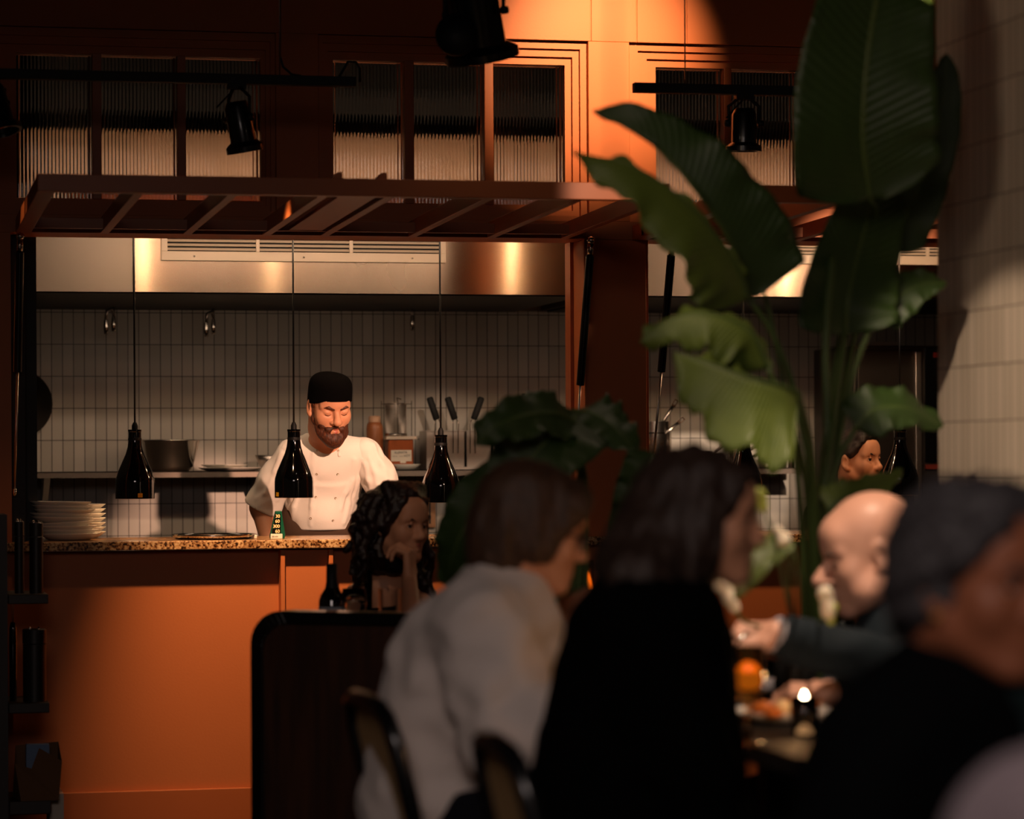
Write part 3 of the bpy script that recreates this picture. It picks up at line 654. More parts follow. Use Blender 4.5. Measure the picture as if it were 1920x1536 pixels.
YS = 12.32
def onshelf(px, y=870): q = PY(px, y, YS); q.z = ZS; return q
def at(px, py, y=YS): return PY(px, py, y)
p = onshelf(320); ra = (XA(376, YS, 828)-XA(264, YS, 828))/2
single('mixing_bowl', MB().lathe(p, [(0, .003), (ra*.62, .003), (ra*.75, .02), (ra*.97, at(320, 828).z-ZS), (ra*1.03, at(320, 827).z-ZS), (ra*1.03, at(320, 825).z-ZS), (ra*.95, at(320, 826).z-ZS), (ra*.7, .02), (ra*.6, 0), (0, 0)], 48),
       STEEL_P, 'large deep steel mixing bowl on the shelf behind the left heat lamp', 'bowl', smooth=True)
p = onshelf(432); single('serving_plate', MB().lathe(p, [(0, 0), (.1, 0), (.135, .012), (.137, .014), (.13, .014), (.1, .004), (0, .004)], 40), WHITEC, 'wide white plate lying on the shelf between bowl and chef', 'plate', smooth=True)
p = onshelf(420); p.z += .0145; single('serving_plate', MB().lathe(p, [(0, 0), (.07, 0), (.098, .01), (.1, .012), (.07, .003), (0, .003)], 40), WHITEC, 'smaller white plate lying on the wide white plate', 'plate', smooth=True)
p = onshelf(505); single('small_bowl', MB().lathe(p, [(0, 0), (.03, 0), (.05, .035), (.062, .066), (.058, .066), (.045, .035), (.027, .005), (0, .005)], 32), STEEL_C, 'small dark steel bowl on the shelf just behind the chef shoulder', 'bowl', smooth=True)
# squeeze bottle
p = onshelf(703); hb = at(703, 792).z-ZS; ht = at(703, 780).z-ZS
t = thing('squeeze_bottle', 'tall squeeze bottle of brown sauce behind the chef shoulder', 'bottle', p)
MB().lathe(p, [(0, 0), (.034, 0), (.036, .01), (.036, hb-.03), (.033, hb-.008), (.027, hb), (0, hb)], 28).build('bottle_body', M('sauce_brown', 'a0603a', .35, var=.2, vs=20), t, True)
MB().lathe(p+Vector((0, 0, hb)), [(.026, 0), (.026, .024), (.018, .028), (0, ht-hb)], 24).build('cap', M('cap_cream', 'c9a083', .5), t, True)
# tub with a label on a plate, wire basket on it
p = onshelf(757); plate(p, .075, 'small white plate under the brown sauce tub on the shelf', None)
zt = ZS+.008; wx = (XA(773, YS, 850)-XA(722, YS, 850))/2; xm = XA(748, YS, 850); th_ = at(748, 824).z-zt
t = thing('food_tub', 'clear square tub of brown sauce with a white handwritten label', 'tub', (xm, YS, zt))
MB().prism([(xm-wx*.92, YS-.05, zt), (xm+wx*.92, YS-.05, zt), (xm+wx*.92, YS+.05, zt), (xm-wx*.92, YS+.05, zt)], (0, 0, th_)).build('tub_body', M('tub_sauce', 'a4562e', .3, var=.3, vs=30), t, bevel=.006)
MB().box(xm-wx*1.08, xm+wx*1.14, YS-.056, YS+.056, zt+th_, zt+th_+.013).box(xm-wx*1.12, xm+wx*1.2, YS-.058, YS+.058, zt+th_-.001, zt+th_+.004).build('lid', M('lid_white', 'd8c8b8', .4), t, bevel=.002)
lx0, lx1, lz0, lz1 = XA(733, YS-.05, 850), XA(772, YS-.05, 850), at(750, 865, YS-.05).z, at(750, 844, YS-.05).z
lb = MB().box(lx0, lx1-.001, YS-.0512, YS-.049, lz0, lz1).box(lx0+.04, lx0+.065, YS-.0512, YS-.049, lz0-.008, lz0).build('label_sticker', M('paper_label', 'efe7da', .7), t)
INK = M('ink_black', '15110f', .7)
text('handwriting', 'KUMATA', .0135, (lx0+.016, YS-.0518, lz1-.016), (1, 0, .03), (-.03, 0, 1), INK, lb)
text('handwriting', 'HOT', .013, (lx0+.056, YS-.0518, lz1-.030), (1, 0, .08), (-.08, 0, 1), INK, lb)
text('small_print', 'made on      use by', .006, (lx0+.006, YS-.0516, lz1-.028), (1, 0, 0), (0, 0, 1), M('ink_grey', '8a8078', .7), lb)
t = None
p = Vector((XA(742, YS, 800), YS, zt+th_+.0135)); r = .046; h = at(742, 757).z-p.z
t = thing('wire_basket', 'round steel mesh basket standing on the sauce tub', 'basket', p)
m_ = MB(); nn = 44
for k in range(nn):
    for sg in (1, -1):
        pts = [p+Vector((r*math.cos(2*math.pi*(k/nn+sg*s*.16)), r*math.sin(2*math.pi*(k/nn+sg*s*.16)), .012+(h-.014)*s)) for s in [i/8 for i in range(9)]]
        m_.tube(pts, .0007, 4, False)
m_.build('mesh_wall', STEEL_C, t)
MB().lathe(p, [(r, 0), (r+.003, 0), (r+.003, .012), (r, .012)], 36, closed=True).build('band', STEEL_P, t, True)
MB().lathe(p+Vector((0, 0, h-.003)), [(r, 0), (r+.002, 0), (r+.002, .004), (r, .004)], 36, closed=True).build('band', STEEL_P, t, True)
w_ = MB()
for x, f in ((-.066, -.02), (.066, -.02), (0, -.05)): w_.tube([p+Vector((x, f, 0)), p+Vector((x, f, h+.012))], .0016, 6)
w_.tube([p+Vector((-.066, -.02, h-.002)), p+Vector((.066, -.02, h-.002))], .0012, 6); w_.tube([p+Vector((-.0, -.05, h+.01)), p+Vector((.0, -.03, h+.024)), p+Vector((.02, -.02, h+.018))], .0024, 6)
w_.build('frame_wire', STEEL_P, t)
# steel pasta boilers with strainer baskets
def boiler(label, pa, pb, ya, yb):
    xa, xb = XA(pa, YS, 850), XA(pb, YS, 850); zt = at((pa+pb)/2, ya).z
    mb = MB()
    mb.box(xa, xb, YS-.08, YS-.077, ZS, zt).box(xa, xb, YS+.077, YS+.08, ZS, zt).box(xa, xa+.003, YS-.08, YS+.08, ZS, zt).box(xb-.003, xb, YS-.08, YS+.08, ZS, zt).box(xa, xb, YS-.08, YS+.08, ZS, ZS+.003)
    mb.box(xa-.003, xb+.003, YS-.084, YS-.079, zt-.005, zt+.001)
    return single('square_pot', mb, STEEL_C, label, 'pot', 'square steel pots on the shelf', bevel=.004)
boiler('larger square steel pot with two strainer handles', 793, 864, 808, 872); boiler('square steel pot with one strainer handle leaning right', 868, 914, 808, 868); boiler('square steel pot partly behind the low green leaf', 918, 1000, 809, 872)
def strainer(label, x, dx, zrim):
    top = PY(x+dx, 745, YS-.09); mid = PY(x, 787, YS-.09); low = PY(x-.0+(-1 if dx > 0 else 1)*2, 806, YS-.09)
    t = thing('pasta_strainer', label, 'strainer', low, 'black handled strainers in the pots')
    d = (top-mid).normalized()
    MB().tube([mid, mid+d*.004, top-d*.006, top], [.010, .0145, .0145, .010], 14).build('handle', RUBBER, t, True)
    for s in (-1, 1):
        o = Vector((s*.011, 0, 0)); MB().tube([mid+o*.8, PY(x-dx*.12, 794, YS-.09)+o*1.1, PY(x-dx*.1, 812, YS-.088)+o, PY(x-dx*.1, 850, YS-.086)+o], .0022, 6).build('wire_arm', STEEL_P, t, True)
strainer('pasta strainer with black handle leaning left, behind the heat lamp cord', 819, -14, 0); strainer('pasta strainer with black handle leaning left, middle of three', 853, -14, 0); strainer('pasta strainer with black handle leaning right', 888, 15, 0)
single('spatula_handle', MB().box(XA(981, YS, 760), XA(988, YS, 760), YS+.02, YS+.03, ZS+.02, at(985, 738).z), BLACKM, 'flat black spatula handle standing upright behind the low leaf', 'spatula', bevel=.002)
single('steel_tray', MB().box(XA(842, 12.3, 880), XA(1072, 12.3, 880), 12.2, 12.225, ZS, ZS+.012).box(XA(842, 12.3, 880), XA(1072, 12.3, 880), 12.2, 12.235, ZS, ZS+.002), STEEL_C, 'flat steel tray edge along the shelf under the pots', 'tray', bevel=.001)
def jug(label, px0, px1, ya, group=None):
    r = (XA(px1, YS, 860)-XA(px0, YS, 860))/2; p = onshelf((px0+px1)/2); p.y -= .02; h = at(px0, ya).z-ZS; p.z += .0125
    t = thing('steel_pot', label, 'pot', p, group)
    MB().lathe(p, [(0, 0), (r*.9, 0), (r, .012), (r, h*.72), (r*.94, h*.75), (r*.94, h), (r*.9, h), (r*.9, .01), (0, .006)], 36).build('pot_body', STEEL_P, t, True, auto=True)
    return t, p, r, h
jug('small round steel pot at the right end of the left shelf', 1036, 1086, 838)
# pans and ladles in the right hatch
t, p, r, h = jug('tall steel canister with two ladle handles beside the pillar', 1190, 1256, 796)
def ladle(a, b, label):
    t = thing('ladle', label, 'ladle', a, 'ladles in the tall canister'); a, b = Vector(a), Vector(b); d = (b-a).normalized(); s = d.cross(Vector((0, 1, 0))).normalized()
    MB().tube([a, a+(b-a)*.35, a+(b-a)*.82], [.004, .008, .0075], 8).build('handle', STEEL_P, t, True)
    e = MB(); c = a+(b-a)*.92
    for q, w2 in ((-1, .0095), (1, .0095)): e.obox(c+s*q*.0075, s*.0025, Vector((0, .0015, 0)), d*.017)
    e.obox(c+d*.016, s*.01, Vector((0, .0015, 0)), d*.003); e.obox(c-d*.012, s*.01, Vector((0, .0015, 0)), d*.006); e.build('hanging_loop', STEEL_P, t, bevel=.001)
ladle(PY(1234, 806, YS-.06), PY(1268, 752, YS-.09), 'steel ladle with the higher looped handle end'); ladle(PY(1235, 824, YS-.075), PY(1280, 786, YS-.1), 'steel ladle with the lower handle, leaning further right')
pans = [(1318, 852, 1372, 822, .070, -.05), (1352, 856, 1428, 815, .072, .07), (1380, 848, 1446, 818, .066, -.055), (1406, 856, 1452, 838, .07, .075), (1464, 838, 1485, 812, .06, .07)]
plab = ['leftmost steel saucepan handle poking up beside the dark woman', 'steel saucepan with a long handle pointing at the lamp', 'steel saucepan handle beyond the hidden heat lamp', 'steel saucepan with the lowest handle by the shelf edge', 'steel saucepan at the far right end of the shelf']
for (ax_, ay_, bx_, by_, r, dy_), l in zip(pans, plab):
    c = onshelf(ax_-6); c.z = ZS+.001; c.y += dy_
    t = thing('saucepan', l, 'saucepan', c, 'saucepans on the right shelf')
    c2 = Vector(c); hh = at(ax_, ay_).z-c.z+.012; r2 = r*.62
    MB().lathe(c2, [(0, 0), (r2*.95, 0), (r2, .008), (r2, hh), (r2*.97, hh), (r2*.95, .01), (0, .006)], 32).build('pan_body', STEEL_P, t, True, auto=True)
    a = Vector((c2.x+r2*.9, c2.y-.03, c2.z+hh-.012)); b = PY(bx_, by_, YS-.12); d = (b-a)
    MB().tube([a, a+d*.2, a+d*.9, b], [.005, .0075, .0085, .006], 8).build('handle', STEEL_C, t, True)
c = onshelf(1437); single('gastro_pan', MB().box(c.x-.038, c.x+.04, c.y-.11, c.y+.0, ZS, at(1437, 838).z), STEEL_C, 'rectangular steel gastro pan under the saucepan handles', 'pan', bevel=.01)
c = onshelf(1484); single('steel_cup', MB().lathe(c, [(0, 0), (.016, 0), (.016, .1), (.014, .1), (.014, .004), (0, .004)], 20), STEEL_P, 'narrow steel cylinder at the right end of the shelf', 'cylinder', smooth=True)
# things on the wall
p = PY(34, 757, YW-.03)
t = thing('hanging_pan', 'big round dark pan hanging on the wall at the left edge of the hatch', 'pan', p)
MB().lathe(p, [(0, 0), (.115, 0), (.14, .02), (.144, .02), (.118, -.006), (0, -.006)], 48, (0, -1, 0)).build('pan_body', M('dark_iron', '2a2420', .5, metal=.6), t, True)
MB().tube([p+Vector((0, 0, .14)), p+Vector((0, 0, .2))], .008, 8).build('handle', BLACKM, t, True)
p = PY(805, 963, YW-.012); hw, hh = (XA(816, YW, 963)-XA(794, YW, 963))/2, (ZA(945, YW)-ZA(983, YW))/2
t = thing('power_outlet_box', 'small brown wall box with a dark slot under the shelf', 'wall box', p)
MB().box(p.x-hw, p.x+hw, p.y-.01, YW-.001, p.z-hh*1.4, p.z+hh*1.2).build('box_body', M('box_tan', '9a6d4a', .6, var=.35, vs=60), t, bevel=.002)
MB().box(p.x-.004, p.x+.004, p.y-.0115, p.y-.009, p.z-hh*1.0, p.z+hh*1.25).build('slot', BLACKM, t)
# combi oven
xa, xb, yo = XA(1600, 11.95, 760), XA(1830, 11.95, 760), 11.95
t = thing('combi_oven', 'dark steel combi oven with black control panel behind the staff woman', 'oven', ((xa+xb)/2, yo+.25, .9))
MB().box(xa, xb, yo, YW-.01, .9, ZA(648, yo, 1650)).build('oven_body', M('oven_steel', '4a443f', .45, metal=.8, var=.1), t, bevel=.006)
dr = MB().box(xa+.01, XA(1711, yo, 760), yo-.03, yo, .93, ZA(656, yo, 1650)).build('oven_door', M('oven_door', '3a342f', .4, metal=.7), t, bevel=.005)
MB().box(XA(1716, yo-.05, 760), XA(1728, yo-.05, 760), yo-.055, yo-.03, .98, ZA(660, yo, 1650)).build('door_handle', STEEL_C, dr, bevel=.004)
cp = MB().box(XA(1733, yo, 760), xb-.01, yo-.012, yo, ZA(866, yo, 1740), ZA(652, yo, 1740)).build('control_panel', GLOSSB, t, bevel=.002)
MB().box(XA(1748, yo, 670), XA(1762, yo, 670), yo-.0135, yo-.011, ZA(671, yo, 1750), ZA(661, yo, 1750)).build('red_badge', M('badge_red', 'a03020', .5), cp)
MB().box(XA(1734, yo, 875), XA(1775, yo, 875), yo-.0115, yo, ZA(880, yo, 1750), ZA(871, yo, 1750)).build('red_strip', M('strip_red', '7a2a1c', .5), t)
MB().box(xa+.1, xa+.22, yo+.06, yo+.3, ZA(648, yo, 1650), ZA(640, yo, 1650)).build('vent_cap', STEEL_C, t)

# kitchen work bench behind the pass, where the chef leans
bx = MB().box(.6, 5.2, 10.621, 10.86, .86, .9).build('worktop', STEEL_C, None)
t = thing('prep_bench', 'steel prep bench running behind the granite pass', 'bench', (2.9, 10.74, 0)); bx.parent = t; bx.location = -Vector(t.location)
for x in (.65, 2.0, 3.5, 5.1): MB().box(x-.02, x+.02, 10.64, 10.68, 0, .86).build('leg', STEEL_C, t)

# ================================================================== shelf rack at the left edge
yr = 9.72
XL = lambda p, y=yr, py=1150: XA(p, y, py)
t = thing('wall_rack', 'dark timber rack of three short shelves at the left edge of the photo', 'rack', (XL(-60), yr, 0))
MB().box(XL(-160), XL(13), yr-.05, yr+.25, 0, ZA(965, yr, 0)).build('side_panel', SHELFW, t)
for n, (ya, yb, xe) in enumerate(((1115, 1133, 91), (1319, 1338, 93), (1503, 1528, 96))):
    MB().box(XL(13), XL(xe, yr-.1, ya), yr-.1, yr+.2, ZA(yb, yr-.1, 50), ZA(ya, yr-.1, 50)).build('shelf_board', SHELFW, t, bevel=.003)
zs = [ZA(y, yr-.1, 50) for y in (1115, 1319, 1503)]
def tin(label, pa, pb, ytop, zb, dy, cap):
    xa, xb = XL(pa, yr-.05), XL(pb, yr-.05); zt = ZA(ytop, yr-.05, 50); r = (xb-xa)/2; c = Vector(((xa+xb)/2, yr-.03+dy, zb))
    t = thing('tall_tin', label, 'tin', c, 'dark tins on the left rack'); h = zt-zb
    MB().lathe(c, [(0, 0), (r, 0), (r, h*.79), (0, h*.79)], 20).build('tin_body', DARKT, t, True, auto=True)
    MB().lathe(c+Vector((0, 0, h*.8)), [(0, 0), (r*1.03, 0), (r*1.03, h*.19), (r*.9, h*.2), (0, h*.2)], 20).build('lid', DARKT, t, True, auto=True)
    for s in (-.4, .35): MB().lathe(c+Vector((s*r, -r*.3, h)), [(0, .008), (.004, .005), (.0045, 0)], 8).build('lid_knob', STEEL_P, t, True)
tin('dark tin at the back left of the upper rack shelf', 29, 47, 978, zs[0], .03, 0); tin('dark tin at the right end of the upper rack shelf', 56, 82, 980, zs[0], 0, 0)
tin('dark wide tin at the right of the middle rack shelf', 43, 87, 1180, zs[1], 0, 0)
c = Vector((XL(24), yr, zs[1])); t = thing('dark_bottle', 'slim dark bottle with wire topper on the middle rack shelf', 'bottle', c)
MB().lathe(c, [(0, 0), (.012, 0), (.013, .2), (.012, .24), (.008, .26), (0, .262)], 16).build('bottle_body', GLOSSB, t, True)
w_ = MB()
for s in (-.006, .004, .0): w_.tube([c+Vector((s*.5, 0, .26)), c+Vector((s, 0, .33)), c+Vector((s*.8, 0, .345))], .0012, 5)
w_.build('wire_topper', STEEL_P, t, True)
# paper bag and white box at the bottom
xa, xb = XL(24), XL(108); za, zb = zs[2], ZA(1398, yr-.05, 60); hgt = zb-za
t = thing('paper_bag', 'open brown paper bag on the lowest rack shelf', 'bag', ((xa+xb)/2, yr, za))
y0, y1 = yr-.09, yr+.06
mb = MB(); mb.add([(xa+.02, y0, za), (xb-.005, y0, za), (xb, y1, za), (xa, y1, za), (xa, y0-.01, za+hgt*.7), (xb+.006, y0, za+hgt*.72), (xb+.004, y1, za+hgt), (xa+.01, y1, za+hgt*.95), ((xa+xb)/2+.005, y0-.014, za+hgt*.98), ((xa+xb)/2-.02, y0-.012, za+hgt*.6)],
       [(0, 3, 2, 1), (0, 1, 5, 8, 9, 4), (1, 2, 6, 5), (2, 3, 7, 6), (3, 0, 4, 7)])
mb.build('bag_body', M('kraft_paper', '6b4a2c', .8, var=.15), t, solid=.0015)
MB().box(xa+.04, xb-.03, yr-.02, yr+.02, za+hgt*.5, za+hgt*1.0).build('blue_napkin', M('napkin_blue', '6f86a8', .8), t, bevel=.003)
single('white_box', MB().box(XL(90), XL(117), yr-.03, yr+.15, 0, ZA(1489, yr-.03, 100)), M('white_card', 'c9bcae', .7), 'plain white box standing on the floor beside the rack', 'box', bevel=.002)

# ================================================================== dining furniture
# curved booth in front of the counter
db = 7.75; zt = PD(600, 1144, db).z
a, b = PD(473, 1250, db), PD(905, 1250, db-.25); ux = Vector((b.x-a.x, b.y-a.y, 0)).normalized(); un = Vector((-ux.y, ux.x, 0)); L = (Vector((b.x, b.y, 0))-Vector((a.x, a.y, 0))).length
def booth_pt(s, z, o=0.): return Vector((a.x, a.y, 0))+ux*s+un*o+UP*z
rc_ = .09
def outline(i):
    pts = [(i, 0.0)]; r = rc_-i*.5
    for k in range(9): q = math.pi-k*math.pi/16; pts.append((i+r+r*math.cos(q), zt-i-r+r*math.sin(q)))
    return pts
t = thing('booth_partition', 'dark wooden booth partition with rounded black edge in front of the counter', 'booth', booth_pt(.3, 0))
o1 = outline(.034); MB().prism([booth_pt(s, z) for s, z in o1]+[booth_pt(L, zt-.034), booth_pt(L, 0)], un*.05).build('wood_panel', wood_mat('booth_walnut', '2a1409', '4a2814', .5), t)
oo = outline(0.); tr = MB(); n = len(oo)
outer = oo+[(L, zt)]; inner = o1+[(L, zt-.034)]
for i in range(n):
    q = [outer[i], outer[i+1], inner[i+1], inner[i]]; tr.prism([booth_pt(s, z, -.012) for s, z in q], un*.08)
tr.build('edge_trim', BLACK, t, bevel=.002)
# wall table behind it
def slab_table(name, label, c, lx, ly, zt, mat):
    t = thing(name, label, 'table', (c[0], c[1], 0))
    MB().box(c[0]-lx, c[0]+lx, c[1]-ly, c[1]+ly, zt-.03, zt).build('table_top', mat, t, bevel=.004)
    for s in (-1, 1):
        for u in (-1, 1): MB().box(c[0]+s*(lx-.06)-.02, c[0]+s*(lx-.06)+.02, c[1]+u*(ly-.06)-.02, c[1]+u*(ly-.06)+.02, 0, zt-.03).build('leg', BLACKM, t)
    return t
q = PD(870, 1200, 8.4); slab_table('dining_table', 'dark table of the curly haired woman behind the booth', (q.x, q.y), .52, .22, .74, DARKW)
def on(px, d, z): q = PD(px, 1100, d); q.z = z; return q
p = on(622, 8.4, .74)
t = thing('wine_bottle', 'dark wine bottle on the table left of the curly haired woman', 'bottle', p)
hB = PD(622, 1058, 8.4).z-.74
MB().lathe(p, [(0, 0), (.037, .0), (.038, .01), (.038, hB*.55), (.033, hB*.62), (.018, hB*.72), (.0145, hB*.78), (.0145, hB), (0, hB)], 28).build('bottle_body', M('bottle_glass', '120806', .06, var=.1, coat=1), t, True)
MB().lathe(p+Vector((0, 0, hB*.7)), [(.02, 0), (.0165, hB*.08), (.0158, hB*.305), (0, hB*.306)], 20).build('foil_capsule', BLACKM, t, True)
MB().lathe(p+Vector((0, 0, .04)), [(.0385, 0), (.0385, .075)], 28).build('label', M('wine_label', '9aa0a8', .6, var=.3, vs=30), t, True)
def tumbler(px, d, z, r0, r1, h, label, liquid=None, lm=None):
    p = on(px, d, z); t = thing('glass_tumbler', label, 'glass', p)
    MB().lathe(p, [(0, 0), (r0, 0), (r1, h), (r1-.0018, h), (r0-.002, .008), (0, .008)], 28).build('glass_body', GLASS, t, True, auto=True)
    if liquid: MB().lathe(p+Vector((0, 0, .009)), [(0, 0), (r0-.003, 0), (r0+(r1-r0)*liquid-.0035, h*liquid), (0, h*liquid)], 24).build('drink', lm, t, True, auto=True)
    return t, p
WATER = M('water', (.9, .95, .95), .02, var=0, trans=1, ior=1.33)
def wine_glass(px, d, z, label):
    p = on(px, d, z); t = thing('wine_glass', label, 'glass', p); h = PD(px, 1104, d).z-z
    MB().lathe(p, [(0, 0), (.033, 0), (.03, .004), (.005, .008), (.004, .06), (.012, .075), (.034, .1), (.038, .125), (.034, h), (.0325, h), (.036, .125), (.032, .102), (.01, .078), (0, .076)], 28).build('glass_body', GLASS, t, True)
wine_glass(664, 8.35, .74, 'clear stemmed glass on the table beside the wine bottle'); tumbler(731, 8.2, .74, .03, .033, PD(731, 1104, 8.2).z-.74, 'straight clear water glass by the forearm of the curly haired woman', .3, WATER)
# amber lantern further along
p = on(1102, 8.35, .74); hL = PD(1102, 1050, 8.35).z-.74
t = thing('amber_lantern', 'glowing amber glass lantern between the two women at left', 'lantern', p)
MB().lathe(p, [(0, 0), (.028, 0), (.03, .02), (.026, hL*.5), (.017, hL*.72), (.016, hL), (.014, hL), (.014, hL*.72), (.023, hL*.5), (.026, .02), (0, .006)], 28).build('glass_body', M('amber_glass', (1., .45, .1), .1, var=0, trans=1), t, True)
MB().lathe(p+Vector((0, 0, .03)), [(0, 0), (.015, .01), (.014, hL*.55), (.006, hL*.7), (0, hL*.72)], 16).build('flame_glow', M('amber_flame', (1, .4, .1), .5, var=0, emit=(1, .33, .06), es=1.6), t, True)
# second small table with tea light, behind the bald man
q = PD(1640, 1250, 7.9); slab_table('side_table', 'small dark table behind the bald man holding a tea light', (q.x, q.y), .3, .25, .76, DARKW)
p = on(1582, 7.9, .76); t = thing('tea_light', 'bright tea light glass seen past the chin of the bald man', 'candle', p); hT = PD(1582, 1146, 7.9).z-.76
MB().lathe(p, [(0, 0), (.025, 0), (.03, hT+.012), (.028, hT+.012), (.023, .006), (0, .006)], 24).build('glass_body', GLASS, t, True)
MB().lathe(p+Vector((0, 0, .006)), [(0, 0), (.02, 0), (.022, hT*.7), (0, hT*.7)], 20).build('wax', M('wax', 'e8dcc4', .5, sss=.2), t, True)
MB().lathe(p+Vector((0, 0, hT-.012)), [(0, -.006), (.006, 0), (.005, .01), (0, .022)], 12).build('flame', M('flame', (1, .8, .5), .5, var=0, emit=(1, .78, .48), es=60), t, True)

# dinner table of the four guests
TZ = .75
c = PD(1635, 1300, 5.5); q0 = PD(1480, 1300, 6.3); q1 = PD(1480, 1300, 4.5)
tl = thing('dinner_table', 'dark dinner table between the two women and the bald man', 'table', (c.x, c.y, 0))
ax_ = (RV*.97+FV*.24).normalized(); ay_ = Vector((-ax_.y, ax_.x, 0))
cc = Vector((c.x, c.y, 0)); MB().obox(cc+UP*(TZ-.018), ax_*.27, ay_*.88, UP*.018).build('table_top', BLACKM, tl, bevel=.004)
for s in (-.7, .7): MB().obox(cc+ay_*s*.8+UP*.365, ax_*.03, ay_*.03, UP*.365).build('leg', BLACKM, tl)
p = PZ(1478, 1342, TZ+.012); p.z = TZ; plate(p, .125, 'white plate of food in front of the bald man', None)
fo = thing('roast_meal', 'lumps of roast food on the plate in front of the bald man', 'food', p+UP*.012)
fm_ = M('roast_orange', 'c06a28', .45, var=.4, vs=60); fm2 = M('roast_pale', 'e6c08a', .5, var=.3, vs=60)
for i, (px, py, r, m) in enumerate(((1432, 1332, .026, fm_), (1466, 1328, .022, fm2), (1490, 1326, .028, fm_), (1515, 1318, .024, fm_), (1450, 1340, .02, fm_), (1500, 1340, .022, fm_))):
    g = PZ(px, py, TZ+.03); sdf_obj('food_piece', [ell(g+UP*.002, (r, r*.9, r*.62))], m, fo, .006, disp=lambda X, Y, Z, s=i: wob(X, Y, Z, .02, .003, s))
p = PZ(1470, 1296, TZ+.02); p.z = TZ
single('side_dish', MB().obox(p+UP*.03+ay_*.05, ax_*.075, ay_*.05, UP*.012), M('slate_grey', '8d8b92', .35), 'grey oblong side dish behind the plate of food', 'dish', bevel=.006)
single('dish_stand', MB().obox(p+UP*.009+ay_*.05, ax_*.05, ay_*.03, UP*.009), BLACKM, 'low black stand under the grey side dish', 'stand')
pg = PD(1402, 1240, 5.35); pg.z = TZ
t = thing('amber_drink_glass', 'stemmed glass of amber drink with added orange glow beside the black coat', 'drink glass', pg); hG = PD(1396, 1212, 5.35).z-TZ
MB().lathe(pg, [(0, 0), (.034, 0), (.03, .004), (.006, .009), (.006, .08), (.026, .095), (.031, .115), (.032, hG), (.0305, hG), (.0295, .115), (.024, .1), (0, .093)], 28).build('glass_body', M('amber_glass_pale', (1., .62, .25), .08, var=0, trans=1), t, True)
MB().lathe(pg+UP*.098, [(0, 0), (.021, .004), (.027, .024), (.027, .042), (0, .042)], 24).build('wax', M('drink_glow', (.9, .32, .04), .4, var=0, emit=(1., .33, .03), es=.32), t, True)  # the drink: its candlelit glow is put in as emission
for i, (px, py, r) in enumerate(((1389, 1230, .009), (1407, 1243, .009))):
    g = PD(px, py, 5.345); sdf_obj('flame', [ell(g, (r, r, r*1.5))], M('ice_glint', (1., .6, .2), .5, var=0, emit=(1., .66, .26), es=2.6), t, .004)  # glints on the ice, put in as glowing blobs
bulb('drink_fill_light', pg+UP*(hG+.02), .7, AMBER, .012)  # added lamp over the drink to warm the faces nearby
p = PD(1508, 1300, 5.52); p = Vector((p.x, p.y, TZ))
t = thing('votive_candle', 'small lit votive candle glowing white beside the hand of the bald man', 'candle', p)
MB().lathe(p, [(0, 0), (.022, 0), (.028, .075), (.026, .075), (.02, .004), (0, .004)], 24).build('glass_body', GLASS, t, True)
MB().lathe(p+UP*.005, [(0, 0), (.018, 0), (.022, .056), (0, .056)], 20).build('wax', M('glowing_wax', (.9, .6, .35), .5, var=0, emit=(1., .5, .2), es=.5), t, True)
MB().lathe(p+UP*.066, [(0, -.006), (.006, 0), (.005, .008), (0, .019)], 12).build('flame', MATS['flame'], t, True)
bulb('votive_light', p+UP*.115, .5, AMBER, .012)
# cane back chairs
def cane_chair(label, far, near, dlt):
    f, n = Vector(far), Vector(near); zt = (f.z+n.z)/2; lat = Vector((n.x-f.x, n.y-f.y, 0)); W = lat.length/2; lat.normalize(); fw = Vector((-lat.y, lat.x, 0))
    if fw.dot(RV) < 0: fw = -fw
    c = Vector(((f.x+n.x)/2, (f.y+n.y)/2, 0)); t = thing('cane_back_chair', label, 'chair', c+fw*.25, 'cane back chairs at the dinner table')
    def pt(l, z, o=0.): return c+lat*l+UP*z+fw*((zt-z)*.235+o)
    loop = [pt(-W, .42), pt(-W, .6), pt(-W, zt-.06), pt(-W+.025, zt-.012), pt(-W+.07, zt), pt(0, zt+.004), pt(W-.07, zt-.003), pt(W-.025, zt-.02), pt(W, zt-.07), pt(W, .6), pt(W, .42)]
    MB().tube(loop, .0165, 12).build('back_frame', BLACK, t, True)
    g = MB(); i0 = W-.012; N = 10
    poly = [pt(-i0, .5), pt(i0, .5), pt(i0, zt-.08), pt(i0-.05, zt-.018), pt(-i0+.05, zt-.016), pt(-i0, zt-.07)]
    g.prism(poly, fw*.004); g.build('cane_panel', CANE, t)
    MB().bar(pt(-W, .5), pt(W, .5), .03, .02).build('back_rail', BLACK, t, bevel=.003)
    sc_ = c+fw*(.23+(zt-.45)*.235)
    MB().obox(sc_+UP*.445, lat*(W+.01), fw*.22, UP*.014).build('seat', CANE, t, bevel=.006)
    MB().obox(sc_+UP*.42, lat*(W+.005), fw*.215, UP*.018).build('seat_frame', BLACK, t, bevel=.006)
    for s in (-1, 1):
        MB().tube([pt(s*W, .43), c+lat*s*W+fw*(.06)+UP*.0], [.0165, .012], 10).build('leg', BLACK, t, True)
        MB().tube([sc_+lat*s*(W-.02)+fw*.19+UP*.41, sc_+lat*s*W+fw*.21], [.0165, .012], 10).build('leg', BLACK, t, True)
    return t
cane_chair('black cane back chair of the woman in the white shirt', PD(652, 1306, 5.78), PD(728, 1326, 5.42), 0)
cane_chair('black cane back chair of the woman in black', PD(892, 1384, 4.78), PD(972, 1408, 4.46), 0)
